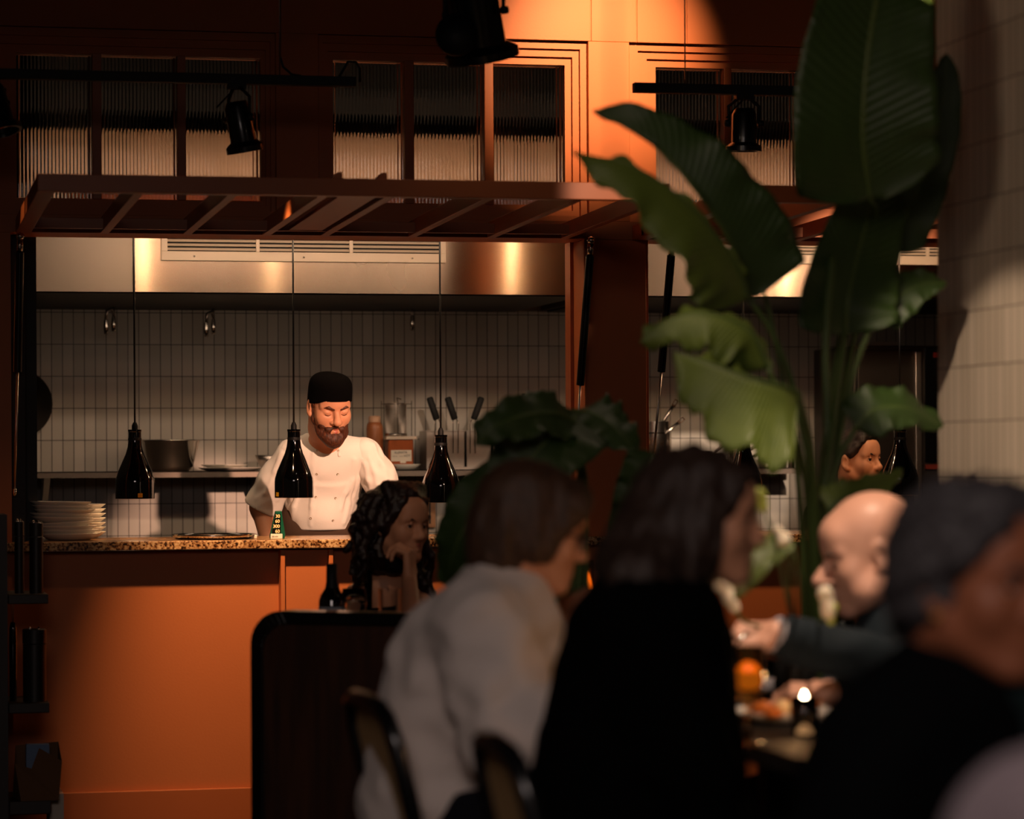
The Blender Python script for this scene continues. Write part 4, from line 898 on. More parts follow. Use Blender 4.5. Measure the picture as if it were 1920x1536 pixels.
# ================================================================== plants
def leaf_mat(name, c1, c2, rough=.48):
    m = bpy.data.materials.new(name); m.use_nodes = True; t = NT(m); b = t.n['Principled BSDF']
    uv = t.add('ShaderNodeUVMap'); sp = t.add('ShaderNodeSeparateXYZ'); t.link(uv.outputs[0], sp.inputs[0])
    # veins run out from the midrib: stripes along the leaf, bent towards the tip
    ab = t.add('ShaderNodeMath', operation='ABSOLUTE'); t.link(sp.outputs['X'], ab.inputs[0])
    ma = t.add('ShaderNodeMath', operation='MULTIPLY_ADD'); ma.inputs[1].default_value = -.12; t.link(ab.outputs[0], ma.inputs[0]); t.link(sp.outputs['Y'], ma.inputs[2])
    mu = t.add('ShaderNodeMath', operation='MULTIPLY'); mu.inputs[1].default_value = 210; t.link(ma.outputs[0], mu.inputs[0])
    si = t.add('ShaderNodeMath', operation='SINE'); t.link(mu.outputs[0], si.inputs[0])
    nz = t.add('ShaderNodeTexNoise'); nz.inputs['Scale'].default_value = 6; t.link(uv.outputs[0], nz.inputs['Vector'])
    mx = t.add('ShaderNodeMix', data_type='RGBA'); mx.inputs[6].default_value = (*lin(c1), 1); mx.inputs[7].default_value = (*lin(c2), 1); t.link(nz.outputs[0], mx.inputs[0])
    lt = t.add('ShaderNodeMath', operation='LESS_THAN'); lt.inputs[1].default_value = .035; t.link(ab.outputs[0], lt.inputs[0])
    m2 = t.add('ShaderNodeMix', data_type='RGBA'); t.link(lt.outputs[0], m2.inputs[0]); t.link(mx.outputs[2], m2.inputs[6]); m2.inputs[7].default_value = (*lin('4f5a2c'), 1)
    t.link(m2.outputs[2], b.inputs['Base Color']); b.inputs['Roughness'].default_value = rough; b.inputs['Subsurface Weight'].default_value = 0
    bp = t.add('ShaderNodeBump'); bp.inputs['Strength'].default_value = .25; bp.inputs['Distance'].default_value = .004; t.link(si.outputs[0], bp.inputs['Height']); t.link(bp.outputs[0], b.inputs['Normal'])
    tr = t.add('ShaderNodeBsdfTranslucent'); tr.inputs[0].default_value = (.10, .16, .02, 1); ms = t.add('ShaderNodeMixShader'); ms.inputs[0].default_value = .07
    out = t.n['Material Output']; t.link(b.outputs[0], ms.inputs[1]); t.link(tr.outputs[0], ms.inputs[2]); t.link(ms.outputs[0], out.inputs[0])
    return m
LEAF = leaf_mat('strelitzia_leaf', '22350f', '30481a'); LEAF2 = leaf_mat('pale_leaf', '4a5c22', '66762e')  # lit paddle leaves use the paler green, light put into the colour
STALK = M('leaf_stalk', '45582a', .45, var=.25, vs=8, stretch=(1, 1, .3))
def catmull(P, n):
    P = [Vector(p) for p in P]; P = [P[0]*2-P[1]]+P+[P[-1]*2-P[-2]]; out = []
    m = len(P)-3
    for i in range(n+1):
        u = i/n*m; k = min(int(u), m-1); t = u-k; a, b, c, d = P[k:k+4]
        out.append(.5*((2*b)+(c-a)*t+(2*a-5*b+4*c-d)*t*t+(3*b-a-3*c+d)*t*t*t))
    return out
def leaf(plant, pts, w, nrm, foldL=.25, foldR=.25, curl=.0, wave=.012, seed=0, mat=None, wl=1., wr=1., base=.5, stalk=None, sr=(.011, .006), tip=1.0):
    """a big paddle leaf: midrib through pts, half width w, upper side towards nrm; the two halves fold by foldL and foldR"""
    n, mx = 44, 9; mid = catmull(pts, n); nrm = Vector(nrm).normalized(); rs = random.Random(seed); ph = rs.random()*6
    vs, uv, fs = [], [], []
    for i, p in enumerate(mid):
        s = i/n; t = (mid[min(i+1, n)]-mid[max(i-1, 0)]).normalized(); lat = t.cross(nrm).normalized(); nn = lat.cross(t).normalized()
        ws = w*(min(1, s/.10+.02)**base)*(1-s**(2.2*tip))**.62
        for j in range(-mx, mx+1):
            q = j/mx; fo = (foldL if q < 0 else foldR)+curl*abs(q); a = abs(q)*ws*(wl if q < 0 else wr)
            rip = wave*math.sin(s*21+ph+(2 if q < 0 else 0))*q*q+wave*.6*math.sin(s*47+ph*2)*abs(q)**3
            vs.append(p+lat*math.copysign(a*math.cos(fo), q)+nn*(a*math.sin(fo)+rip)); uv.append((q, s))
    m = 2*mx+1
    for i in range(n):
        for j in range(m-1): fs.append((i*m+j, i*m+j+1, (i+1)*m+j+1, (i+1)*m+j))
    off = wloc(plant); me = bpy.data.meshes.new('leaf'); me.from_pydata([tuple(v-off) for v in vs], [], fs)
    ul = me.uv_layers.new(name='UVMap')
    for li, l in enumerate(me.loops): ul.data[li].uv = uv[l.vertex_index]
    o = link_mesh('leaf', me, mat or LEAF, plant, True); sm = o.modifiers.new('thickness', 'SOLIDIFY'); sm.thickness = .0016; sm.offset = 0
    rib = mid[:int(n*.93)]
    MB().tube([p-nrm*.001 for p in rib], [sr[1]*(1-.75*i/len(rib)) for i in range(len(rib))], 8).build('midrib', STALK, o, True)
    if stalk:
        q = catmull(list(stalk)+[mid[0]], 24); MB().tube(q, [sr[0]+(sr[1]-sr[0])*(i/24) for i in range(25)], 10).build('stalk', STALK, plant, True)
    return o
TOCAM = -FV
pb = PD(1545, 1190, 6.88); pb0 = Vector((pb.x, pb.y, 0))
P1 = thing('bird_of_paradise_plant', 'tall bird of paradise plant with paddle leaves beside the tiled pillar', 'plant', pb0)
MB().lathe(pb0, [(0, 0), (.14, 0), (.165, .05), (.165, .50), (.15, .50), (.15, .46), (0, .46)], 36).build('pot', M('pot_charcoal', '1b1a19', .6), P1, True, auto=True)
MB().lathe(pb0, [(0, .455), (.149, .455), (.149, .468), (0, .474)], 30).build('soil', M('soil', '1c130c', .95, var=.5, vs=60, bump=.5), P1)
B = lambda dx, dy: pb0+Vector((dx, dy, .47))
D = PD
leaf(P1, [D(1632, 374, 6.86), D(1618, 250, 6.8), D(1628, 90, 6.78), D(1655, -50, 6.82), D(1690, -150, 6.9)], .182, TOCAM+RV*.12-UP*.1, .16, .12, wave=.010, seed=1, base=.45, stalk=[B(.02, .0), D(1540, 1000, 6.85), D(1558, 740, 7.05), D(1610, 480, 7.12), D(1640, 400, 7.0)], tip=1.1)
leaf(P1, [D(1585, 628, 6.92), D(1590, 560, 6.9), D(1608, 480, 6.95), D(1640, 360, 7.06), D(1660, 270, 7.15)], .126, TOCAM+RV*.15, .22, .1, wave=.008, seed=2, base=.6, stalk=[B(.03, .03), D(1545, 1000, 6.75), D(1560, 800, 6.8)])
leaf(P1, [D(1405, 560, 6.6), D(1380, 475, 6.55), D(1320, 378, 6.5), D(1235, 280, 6.5), D(1112, 206, 6.55)], .15, TOCAM*1.0+UP*.35+RV*.1, .5, .1, wave=.010, seed=3, wl=.03, wr=1.0, base=.6, stalk=[B(-.03, .02), D(1535, 1020, 6.68), D(1500, 780, 6.65), D(1455, 640, 6.62)])
leaf(P1, [D(1403, 562, 6.58), D(1375, 485, 6.53), D(1300, 392, 6.48), D(1200, 318, 6.47), D(1076, 284, 6.5)], .14, UP*.75+TOCAM*.75, -.1, .1, curl=-.2, wave=.014, seed=33, wl=1.0, wr=.06, base=.6, mat=LEAF2)
leaf(P1, [D(1440, 690, 6.45), D(1405, 622, 6.42), D(1330, 588, 6.4), D(1255, 600, 6.4), D(1200, 640, 6.4)], .105, UP*.75+TOCAM*.7, -.25, -.25, curl=-.35, wave=.016, seed=4, mat=LEAF2, wl=1., wr=.6, base=.7, stalk=[B(-.04, -.02), D(1520, 1010, 6.6), D(1500, 850, 6.5), D(1470, 760, 6.47)])
leaf(P1, [D(1496, 735, 6.4), D(1462, 722, 6.36), D(1400, 705, 6.33), D(1330, 680, 6.33), D(1264, 660, 6.36)], .15, UP*1.0+TOCAM*.35, -1.85, -.1, curl=-.15, wave=.016, seed=5, mat=LEAF2, wl=1.25, wr=.7, base=.45, stalk=[B(-.02, -.05), D(1528, 1050, 6.6), D(1522, 850, 6.5)])
leaf(P1, [D(1606, 800, 6.75), D(1640, 768, 6.75), D(1700, 765, 6.78), D(1768, 800, 6.85)], .065, UP*.5+TOCAM*.8, .1, -.4, wave=.008, seed=6, stalk=[B(.05, .0), D(1552, 1020, 6.7), D(1566, 880, 6.73)])
leaf(P1, [D(1640, 590, 6.95), D(1680, 560, 6.95), D(1720, 535, 6.97), D(1775, 530, 7.0)], .06, UP*.5+TOCAM*.8, .25, -.2, wave=.006, seed=7, stalk=[B(.04, .05), D(1556, 1000, 6.8), D(1590, 740, 6.9)])
leaf(P1, [D(1668, 470, 7.14), D(1705, 390, 7.14), D(1740, 300, 7.14), D(1768, 190, 7.12), D(1775, 100, 7.12)], .075, TOCAM+RV*.1, .1, .1, wave=.006, seed=8, stalk=[B(.06, .06), D(1552, 1000, 6.95), D(1600, 640, 7.2)])
leaf(P1, [D(1552, 955, 6.6), D(1580, 935, 6.6), D(1630, 915, 6.62), D(1692, 882, 6.68)], .052, UP*.6+TOCAM*.6, .1, -.3, wave=.006, seed=9, mat=LEAF2, stalk=[B(.03, -.05), D(1545, 1060, 6.6)])
for (pts, r) in (([B(-.05, .03), D(1505, 1000, 6.72), D(1450, 620, 6.7), D(1398, 455, 6.66)], (.009, .004)), ([B(.0, .05), D(1552, 940, 6.8), D(1548, 640, 6.85), D(1560, 480, 6.9)], (.012, .008))):
    q = catmull(pts, 24); MB().tube(q, [r[0]+(r[1]-r[0])*i/24 for i in range(25)], 10).build('stalk', STALK, P1, True)
# low plant behind the woman in the white shirt
pb = PD(1075, 1180, 7.3); pc0 = Vector((pb.x, pb.y, 0))
P2 = thing('rubber_leaf_plant', 'lower dark leafy plant behind the woman in the white shirt', 'plant', pc0)
MB().lathe(pc0, [(0, 0), (.14, 0), (.17, .05), (.17, .42), (.15, .42), (.15, .38), (0, .38)], 36).build('pot', MATS['pot_charcoal'], P2, True, auto=True)
MB().lathe(pc0, [(0, .375), (.148, .375), (.148, .388), (0, .392)], 30).build('soil', MATS['soil'], P2)
B2 = lambda dx, dy: pc0+Vector((dx, dy, .385))
leaf(P2, [D(1085, 800, 7.1), D(1045, 775, 7.0), D(985, 778, 6.9), D(925, 800, 6.85), D(892, 835, 6.85)], .128, UP*.7+TOCAM*.8, -.55, .25, curl=.1, wave=.01, seed=11, base=.6, wl=.55, wr=.5, stalk=[B2(-.02, 0), D(1090, 1000, 7.25), D(1092, 860, 7.2)])
leaf(P2, [D(1080, 780, 7.12), D(1040, 810, 7.0), D(1000, 855, 6.95), D(960, 905, 6.95), D(935, 950, 6.95)], .12, TOCAM+UP*.2, .15, .1, wave=.01, seed=12, base=.6, stalk=[B2(-.03, .02), D(1080, 1000, 7.25), D(1088, 860, 7.2)])
leaf(P2, [D(1075, 770, 7.2), D(1110, 775, 7.15), D(1150, 800, 7.12), D(1200, 855, 7.1)], .085, UP*.8+TOCAM*.7, -.1, -.1, wave=.012, seed=13, base=.6, stalk=[B2(.01, 0), D(1098, 1000, 7.3), D(1090, 850, 7.25)])
leaf(P2, [D(975, 905, 7.0), D(915, 925, 6.95), D(870, 990, 6.92), D(846, 1050, 6.95), D(838, 1100, 7.0)], .082, TOCAM+UP*.3-RV*.3, .15, -.1, wave=.008, seed=14, base=.6, stalk=[B2(-.05, 0), D(1060, 1050, 7.2), D(1030, 930, 7.1)])
leaf(P2, [D(1225, 850, 7.1), D(1205, 890, 7.1), D(1180, 940, 7.12), D(1158, 990, 7.15)], .06, TOCAM+UP*.2+RV*.2, .1, .1, wave=.008, seed=15, base=.6, stalk=[B2(.05, 0), D(1140, 1020, 7.2), D(1190, 900, 7.15)])
leaf(P2, [D(1040, 1075, 6.95), D(1020, 1110, 6.9), D(1012, 1150, 6.9), D(1020, 1210, 6.9)], .045, TOCAM+UP*.1, .1, .1, wave=.004, seed=16, base=.6, stalk=[B2(-.02, -.05), D(1060, 1100, 7.1)])
# flowers on the dinner table
pv = PD(1492, 1300, 6.25); pv.z = TZ
FL = thing('flower_vase', 'dark vase of white lilies and green buds on the dinner table', 'vase of flowers', pv)
MB().lathe(pv, [(0, 0), (.035, 0), (.048, .03), (.045, .09), (.025, .13), (.028, .15), (.024, .15), (.02, .13), (.04, .09), (.04, .03), (0, .006)], 28).build('vase_body', BLACKM, FL, True)
VT = pv+UP*.14
PETAL = M('lily_petal', 'f2e6cc', .5, var=.06, sss=.15); BUD = M('green_bud', 'b8c45a', .5, var=.2, sss=.1)
def stemf(pts, r=.0035): MB().tube(catmull(pts, 16), r, 8).build('stem', STALK, FL, True)
stemf([VT, D(1475, 1120, 5.9), D(1452, 1010, 5.7), D(1430, 955, 5.7)]); stemf([VT, D(1482, 1120, 5.95), D(1478, 1050, 5.75), D(1462, 1015, 5.75)]); stemf([VT, D(1440, 1180, 5.95), D(1394, 1165, 5.9), D(1380, 1142, 5.9)]); stemf([VT, D(1520, 1180, 6.1), D(1546, 1160, 5.8)])
def bloom(name, a, b, r0, r1, m): sdf_obj(name, [cone(a, b, r0, r1, .01)], m, FL, .004, disp=lambda X, Y, Z: wob(X, Y, Z, .03, .0015, 3))
bloom('bud', D(1430, 950, 5.7), D(1423, 928, 5.7), .012, .015, BUD); bloom('bloom', D(1468, 1012, 5.75), D(1460, 995, 5.75), .016, .009, PETAL)
bloom('bloom', D(1350, 1090, 5.9), D(1378, 1140, 5.9), .019, .011, PETAL); bloom('bloom', D(1548, 1112, 5.8), D(1553, 1148, 5.8), .015, .016, PETAL); bloom('bud', D(1562, 1140, 5.8), D(1558, 1165, 5.8), .012, .008, BUD)
leaf(FL, [D(1478, 1005, 5.76), D(1450, 1030, 5.74), D(1410, 1075, 5.72), D(1378, 1125, 5.72)], .03, TOCAM+UP*.5, .15, .15, wave=.003, seed=21, mat=LEAF2, stalk=[VT, D(1496, 1080, 5.78)], sr=(.004, .003))
# ================================================================== people
SKIN = M('skin_fair', 'c98d6c', .5, var=.07, vs=30, bump=.05, bs=300, spec=.4); SKIN_R = M('skin_ruddy', 'dba68e', .42, var=.08, vs=25, spec=.5)
SKIN_T = M('skin_tan', '8c5339', .5, var=.07, vs=30, spec=.4)
LIPS = M('lips', 'a8564a', .4, var=.08); LIPS_R = M('lips_ruddy', 'b56b5c', .45, var=.08)
EYEW = M('eye_white', 'd8d0c8', .15, var=0); IRIS = M('iris_dark', '1d130d', .1, var=0)
def hair_mat(n, c1, c2, rough=.6):
    m = wood_mat(n, c1, c2, rough, (90, 90, 14)); t = NT(m); b = t.n['Principled BSDF']; nz = [x for x in t.n if x.type == 'TEX_NOISE'][0]
    bp = t.add('ShaderNodeBump'); bp.inputs['Strength'].default_value = .5; bp.inputs['Distance'].default_value = .004; t.link(nz.outputs[0], bp.inputs['Height']); t.link(bp.outputs[0], b.inputs['Normal']); return m
def fabric(n, c, rough=.9, bump=.12, bs=400): return M(n, c, rough, var=.06, vs=5, bump=bump, bs=bs, sheen=.12 if max(lin(c)) > .1 else 0., spec=.2 if max(lin(c)) > .1 else .04)

class Head:
    def __init__(s, o, ang, pitch=0., scale=1., roll=0.):
        a = math.radians(ang); p = math.radians(pitch); fh = (FV*-math.cos(a)+RV*math.sin(a)).normalized()
        s.f = fh*math.cos(p)-UP*math.sin(p); s.u = UP*math.cos(p)+fh*math.sin(p); s.x = s.f.cross(s.u)
        if roll: q = math.radians(roll); s.x, s.u = s.x*math.cos(q)+s.u*math.sin(q), s.u*math.cos(q)-s.x*math.sin(q)
        s.o = Vector(o); s.s = scale; s.R = np.array([[s.x[i], s.f[i], s.u[i]] for i in range(3)])
    def P(s, x, y, z): return s.o+(s.x*x+s.f*y+s.u*z)*s.s
    def E(s, c, r, **k): return ell(s.P(*c), [v*s.s for v in r], s.R, **k)
    def C(s, a, b, r1, r2=None, **k): return cone(s.P(*a), s.P(*b), r1*s.s, None if r2 is None else r2*s.s, **k)
    def prims(s, closed=False, nose=1., jaw=1., jowl=0., lips=1.):
        L = [s.E((0, -.014, .045), (.075, .096, .084), k=.02), s.E((0, .028, -.018), (.062*jaw, .062, .088), k=.03), s.E((0, -.03, -.03), (.06, .06, .06), k=.03)]
        for q in (-1, 1):
            L += [s.C((q*.05*jaw, -.002, -.05), (q*.02, .066, -.098), .022*jaw, .019, k=.025), s.E((q*.04, .056, -.024), (.024, .022, .026), k=.03),
                  s.C((q*.012, .084, .025), (q*.048, .066, .022), .010, .009, k=.016)]
            if jowl: L.append(s.E((q*.045, .03, -.07), (.028+jowl, .035, .03), k=.03))
        L += [s.E((0, .074, -.1), (.02, .018, .017), k=.02), s.E((0, .064, .055), (.05, .03, .035), k=.03)]
        for q in (-1, 1): L.append(s.E((q*.0325, .095, .0045), (.019, .018, .0125), k=.014, op='s'))
        L += [s.C((0, .084, .012), (0, .107*(.5+.5*nose), -.026), .0085, .0125*nose, k=.012), s.E((0, .104*(.5+.5*nose), -.03), (.0135*nose, .0125*nose, .011), k=.01)]
        for q in (-1, 1): L.append(s.E((q*.0135*nose, .094, -.034), (.0085*nose, .011, .008), k=.007))
        L += [s.E((0, .074, -.064), (.03, .018, .022), k=.02)]
        if lips:
            for q in (-1, 1): L += [s.C((q*.021, .0825, -.064), (q*.004, .0915, -.0595), .0035, .0058*lips, k=.005, mat=1), s.C((q*.019, .083, -.0665), (0, .0905, -.0715), .0035, .0066*lips, k=.005, mat=1)]
            L.append(s.C((-.021, .0965, -.0655), (.021, .0965, -.0655), .0022, k=.004, op='s'))
        for q in (-1, 1):
            L += [s.E((q*.077, -.012, -.002), (.009, .019, .032), k=.01), s.E((q*.086, -.006, -.0), (.008, .011, .018), k=.006, op='s'), s.C((q*.074, .0, -.03), (q*.076, -.006, -.026), .008, k=.01)]
            if closed: L.append(s.E((q*.0325, .0735, .0035), (.0165, .0135, .0125), k=.005))
            else: L += [s.C((q*.02, .083, .0045), (q*.032, .0865, .0115), .003, .0035, k=.004), s.C((q*.032, .0865, .0115), (q*.046, .076, .005), .0035, .003, k=.004),
                        s.C((q*.02, .0815, .0015), (q*.032, .0845, -.0065), .0025, k=.004), s.C((q*.032, .0845, -.0065), (q*.045, .075, .002), .0025, k=.004)]
        return L
    def box(s, m=.15): c = V3(s.o)+V3(s.f)*.0; return (c-m*s.s, c+m*s.s)
    def eyes(s, body, look=0.):
        for q in (-1, 1):
            e = sdf_obj('eyeball', [s.E((q*.0325, .0715, .003), (.0125, .0125, .0125))], EYEW, body, .004)
            MB().lathe(s.P(q*.0325+look*.4, .0715+.0112, .0035), [(0, .0022), (.0035*s.s, .002), (.0058*s.s, .0008), (.006*s.s, -.001)], 16, s.f+s.x*look*14).build('iris', IRIS, e, True)
    def lashes(s, body, mat, closed=False):
        for q in (-1, 1):
            z = -.0045 if closed else .0075
            MB().tube([s.P(q*x, y, z+dz) for x, y, dz in ((.0195, .0835, .001), (.026, .0872, -.0012 if closed else .002), (.0325, .0878, -.0022 if closed else .003), (.04, .0838, -.001 if closed else .001), (.0468, .0762, .001 if closed else -.002))], [.0007, .0012, .0014, .0014, .0008], 6).build('eyelashes', mat, body, True)
    def brows(s, body, mat, th=.0045, lift=0.):
        for q in (-1, 1): sdf_obj('eyebrow', [s.C((q*.013, .0925, .021+lift), (q*.033, .0895, .0275+lift), th, th*.95, k=.004), s.C((q*.033, .0895, .0275+lift), (q*.053, .0715, .0215+lift), th*.95, th*.5, k=.004)], mat, body, .0025, disp=lambda X, Y, Z: wob(X, Y, Z, .008, .0006, 5))

def hand(wr, d, nrm, side=1, curl=.5, s=1., spread=.12, thumb=.6):
    """palm, five separate fingers with three bends each; d points from the wrist to the knuckles, nrm out of the back of the hand"""
    wr = Vector(wr); d = Vector(d).normalized(); nrm = Vector(nrm); nrm = (nrm-d*nrm.dot(d)).normalized(); lt = d.cross(nrm)*side; L = []
    kn = []
    for i, (o, l) in enumerate(((-.030, .082), (-.010, .088), (.011, .084), (.030, .074))):
        k = wr+(d*l+lt*o)*s; kn.append(k); L.append(cone(wr+(lt*o*.55+d*.012)*s, k, .0145*s, .0115*s, k=.012))
    for i, k in enumerate(kn):
        a = 0.; p = k; dr = (d+lt*spread*(i-1.5)*.6).normalized(); axs = dr.cross(nrm); ls = ((.042, .027, .020), (.047, .031, .021), (.044, .029, .021), (.034, .022, .018))[i]
        for j, l in enumerate(ls):
            a += curl*(1.35, 1.35, .8)[j]*(1+.08*(i-1.5)); v = dr*math.cos(a)-nrm*math.sin(a); q = p+v*l*s; L.append(cone(p, q, (.0098, .0088, .0078)[j]*s, (.0088, .0078, .0066)[j]*s, k=.003)); p = q
    t0 = wr+(d*.026-lt*.026)*s; t1 = t0+(d*.030-lt*.028*thumb-nrm*.012)*s; t2 = t1+(d*.028-lt*.012*thumb-nrm*.016)*s; t3 = t2+(d*.02+lt*.004-nrm*.012)*s
    L += [cone(wr+d*.008*s, t0, .014*s, .0135*s, k=.012), cone(t0, t1, .0135*s, .0115*s, k=.008), cone(t1, t2, .0108*s, .0098*s, k=.003), cone(t2, t3, .0096*s, .0075*s, k=.003)]
    return L
def arm(sh, el, wr, s=1., k=.03): return [cone(sh, el, .047*s, .037*s, k=k), cone(el, wr, .040*s, .026*s, k=k)]
def torso(nk, sL, sR, pv, s=1., fat=0., k=.06):
    nk, sL, sR, pv = map(Vector, (nk, sL, sR, pv)); u = (nk-pv).normalized(); x = (sR-sL); x = (x-u*x.dot(u)).normalized(); f = u.cross(x)
    R = np.array([[x[i], f[i], u[i]] for i in range(3)]); L = (nk-pv).length; hw = (sR-sL).length/2
    return [cone(sL.lerp(sR, .12), sL.lerp(sR, .88), .058*s, k=k), ell(nk-u*L*.33, ((hw*.88+fat), .108*s+fat, L*.33), R, k=k), ell(nk-u*L*.66, (hw*.74+fat, .098*s+fat*1.2, L*.28), R, k=k), ell(pv, (hw*.84+fat, .115*s+fat, .12*s), R, k=k),
            cone(nk-u*.01, sL.lerp(sR, .5)-u*.02, .06*s, .075*s, k=.05)], R
def legs_seated(pv, fw, x, drop=.42, s=1.):
    L = []; J = []
    for q in (-1, 1):
        h = pv+x*q*.09+UP*-.01; kn = h+fw*.42+x*q*.03-UP*.02; an = kn-UP*(kn.z-.08)+fw*.02; L += [cone(h, kn, .085*s, .058*s, k=.04), cone(kn, an, .056*s, .036*s, k=.03), cone(an-UP*.04, an+fw*.15-UP*.05, .035*s, .028*s, k=.02)]; J.append((h, kn, an))
    return L, J
def trousers(p, J, R, pv, hw, mat, s=1.):
    L = [ell(pv, (hw*.84+.02, .13*s, .13), R, k=.05)]
    for h, kn, an in J: L += [cone(h, kn, .098*s, .072*s, k=.04), cone(kn, an, .072*s, .055*s, k=.03)]
    sdf_obj('trousers', L, mat, p, .014)
def shoes(p, J, fw, mat):
    for h, kn, an in J: sdf_obj('shoe', [cone(an-UP*.035-fw*.04, an+fw*.17-UP*.045, .042, .036, k=.02)], mat, p, .009, cuts=[plane((an.x, an.y, .003), (0, 0, -1))])
DARKTR = fabric('dark_trousers', '15151a'); SHOE = M('shoe_leather', '0d0b0a', .4)

# ------------------------------------------------------------------ the chef
def build_chef():
    hd = Head(PD(618, 762, 10.78), 22, 20, .98, roll=-2)
    nk = PD(612, 840, 10.93); sL, sR = PD(540, 852, 10.93), PD(692, 850, 10.95); pv = PD(596, 1012, 11.12)
    eL, wL = PD(491, 952, 10.98), PD(507, 1030, 10.86); eR, wR = PD(728, 946, 10.95), PD(734, 1030, 10.86)
    p = thing('person', 'bearded man in white chef jacket and black skull cap leaning on the pass', 'person', (pv.x, pv.y, 0))
    T, R = torso(nk-UP*.03, sL, sR, pv, .78); x = Vector(R[:, 0]); f = Vector(R[:, 1])
    if f.dot(FV) > 0: f = -f
    body = hd.prims(closed=True, nose=1.08)+[hd.C((0, -.03, -.06), (0, -.05, -.1), .055, .056, k=.03), cone(hd.P(0, -.03, -.07), nk, .056, .062, k=.03)]+T
    body += [cone(sL+(sR-sL)*.08, eL, .036, .040, k=.02), cone(eL, wL, .042, .029, k=.03), cone(sR-(sR-sL)*.08, eR, .036, .040, k=.02), cone(eR, wR, .042, .029, k=.03)]
    body += hand(wL, (0, -.35, -.45), UP+FV*-.6, 1, .25, 1.0)+hand(wR, (0, -.35, -.45), UP+FV*-.6, -1, .25, 1.0)
    fh = Vector((f.x, f.y, 0)).normalized(); J = []
    for q in (-1, 1):
        h = pv+x*q*.09-UP*.04; kn = Vector((h.x, h.y-.02, .5)); an = Vector((h.x, h.y+.02, .08)); J.append((h, kn, an)); body += [cone(h, kn, .085, .06, k=.04), cone(kn, an, .056, .036, k=.03), cone(an-UP*.04, an+fh*.15-UP*.05, .035, .028, k=.02)]
    b = hd.box(.145); hb = [(V3(q)-.12, V3(q)+.12, .005) for q in (wL, wR)]
    bo = sdf_obj('body', body, [SKIN, LIPS], p, .011, fine=[(b[0], b[1], .0026)]+hb, cuts=[plane(hd.P(0, 0, .100), hd.u, .03)])
    dk = hair_mat('chef_hair', '2a1409', '6a3518'); hd.lashes(bo, dk, True); hd.brows(bo, dk, .006, -.001)
    # beard
    L = []
    for q in (-1, 1):
        L += [hd.C((q*.068, .006, .0), (q*.060, .018, -.045), .006, .010, k=.012), hd.C((q*.060, .018, -.045), (q*.040, .055, -.085), .012, .018, k=.02), hd.C((q*.040, .055, -.085), (0, .076, -.106), .018, .024, k=.02),
              hd.C((0, .094, -.052), (q*.026, .085, -.064), .0068, .0075, k=.006), hd.C((q*.027, .084, -.064), (q*.03, .07, -.092), .009, .02, k=.014), hd.E((q*.043, .058, -.052), (.016, .018, .018), k=.012)]
    L += [hd.E((0, .076, -.110), (.032, .028, .028), k=.02), hd.C((0, .088, -.082), (0, .086, -.098), .009, .015, k=.012), hd.E((0, .103, -.0655), (.018, .016, .0075), k=.005, op='s')]
    sdf_obj('beard', L, hair_mat('chef_beard', '220d05', '5c2c10', .6), bo, .0032, disp=lambda X, Y, Z: wob(X, Y, Z, .007, .0006, 2)+wob(X, Y, Z, .03, .0010, 9))
    sd = []
    for q in (-1, 1): sd += [hd.E((q*.071, .014, .026), (.006, .014, .024), k=.01)]
    sdf_obj('hair', sd+[hd.E((0, -.08, .0), (.06, .03, .05), k=.02)], dk, bo, .005, disp=lambda X, Y, Z: wob(X, Y, Z, .012, .0012, 2))
    cp = [hd.E((0, -.006, .03), (.0815, .108, .26), k=.02)]
    sdf_obj('skull_cap', cp, fabric('cap_black', '050404'), p, .0045, cuts=[plane(hd.P(0, .1, .050), -hd.u+hd.f*.36, .003), plane(hd.P(0, -.01, .124), hd.u-hd.f*.12, .045)])
    # jacket
    WHITE = fabric('chef_white', 'd9d3ca', .8, .08)
    u = Vector(R[:, 2]); mid = sL.lerp(sR, .5)
    J1 = [cone(sL.lerp(sR, .06), sL.lerp(sR, .94), .060, k=.05), ell(nk-u*.11, (.158, .115, .15), R, k=.06), ell(nk-u*.245, (.136, .115, .12), R, k=.05), cone(PD(600, 960, 11.0), PD(600, 992, 11.02), .120, .118, k=.05)]
    hl, hr = PD(494, 948, 10.97), PD(726, 936, 10.95)
    J1 += [cone(nk-u*.095+f*.01, nk-u*.078+f*.01, .098, .072, k=.05), cone(hd.P(0, -.03, -.09)+f*.012, hd.P(0, -.03, -.05)+f*.03, .056, .062, k=.006, op='s')]
    cut = [plane(PD(596, 992, 11.0), -UP*1.0-f*.05, .006)]; wv = lambda X, Y, Z: wob(X, Y, Z*.5, .07, .0018, 4)
    W0, F0, _ = sdf_mesh(J1, .009, (), wv, cut); bv = BVHTree.FromPolygons([Vector(v) for v in W0], [tuple(q) for q in F0.tolist()])
    def ridge(px, r, up=.45, k=.014, bvh=None):
        r = r*.5
        L = []; pr = None
        for (x_, y_) in px:
            h_, n_, i_, d_ = (bvh or bv).ray_cast(CAMP, RAY(x_, y_).normalized())
            if h_ is not None:
                h_ = h_-n_*r*(1-up)
                if pr is not None: L.append(cone(pr, h_, r, r, k=k))
                pr = h_
        return L
    FL_ = [([(550, 985), (551, 950), (560, 905), (572, 870)], .010), ([(538, 968), (546, 935), (552, 905)], .009), ([(664, 862), (662, 900), (654, 945), (645, 980)], .011), ([(680, 862), (674, 895), (664, 930)], .009),
           ([(588, 850), (587, 900), (584, 950), (582, 985)], .0045), ([(575, 815), (562, 830), (552, 850)], .009), ([(640, 955), (648, 925), (660, 900)], .008)]
    for px, r in FL_: J1 += ridge(px, r)
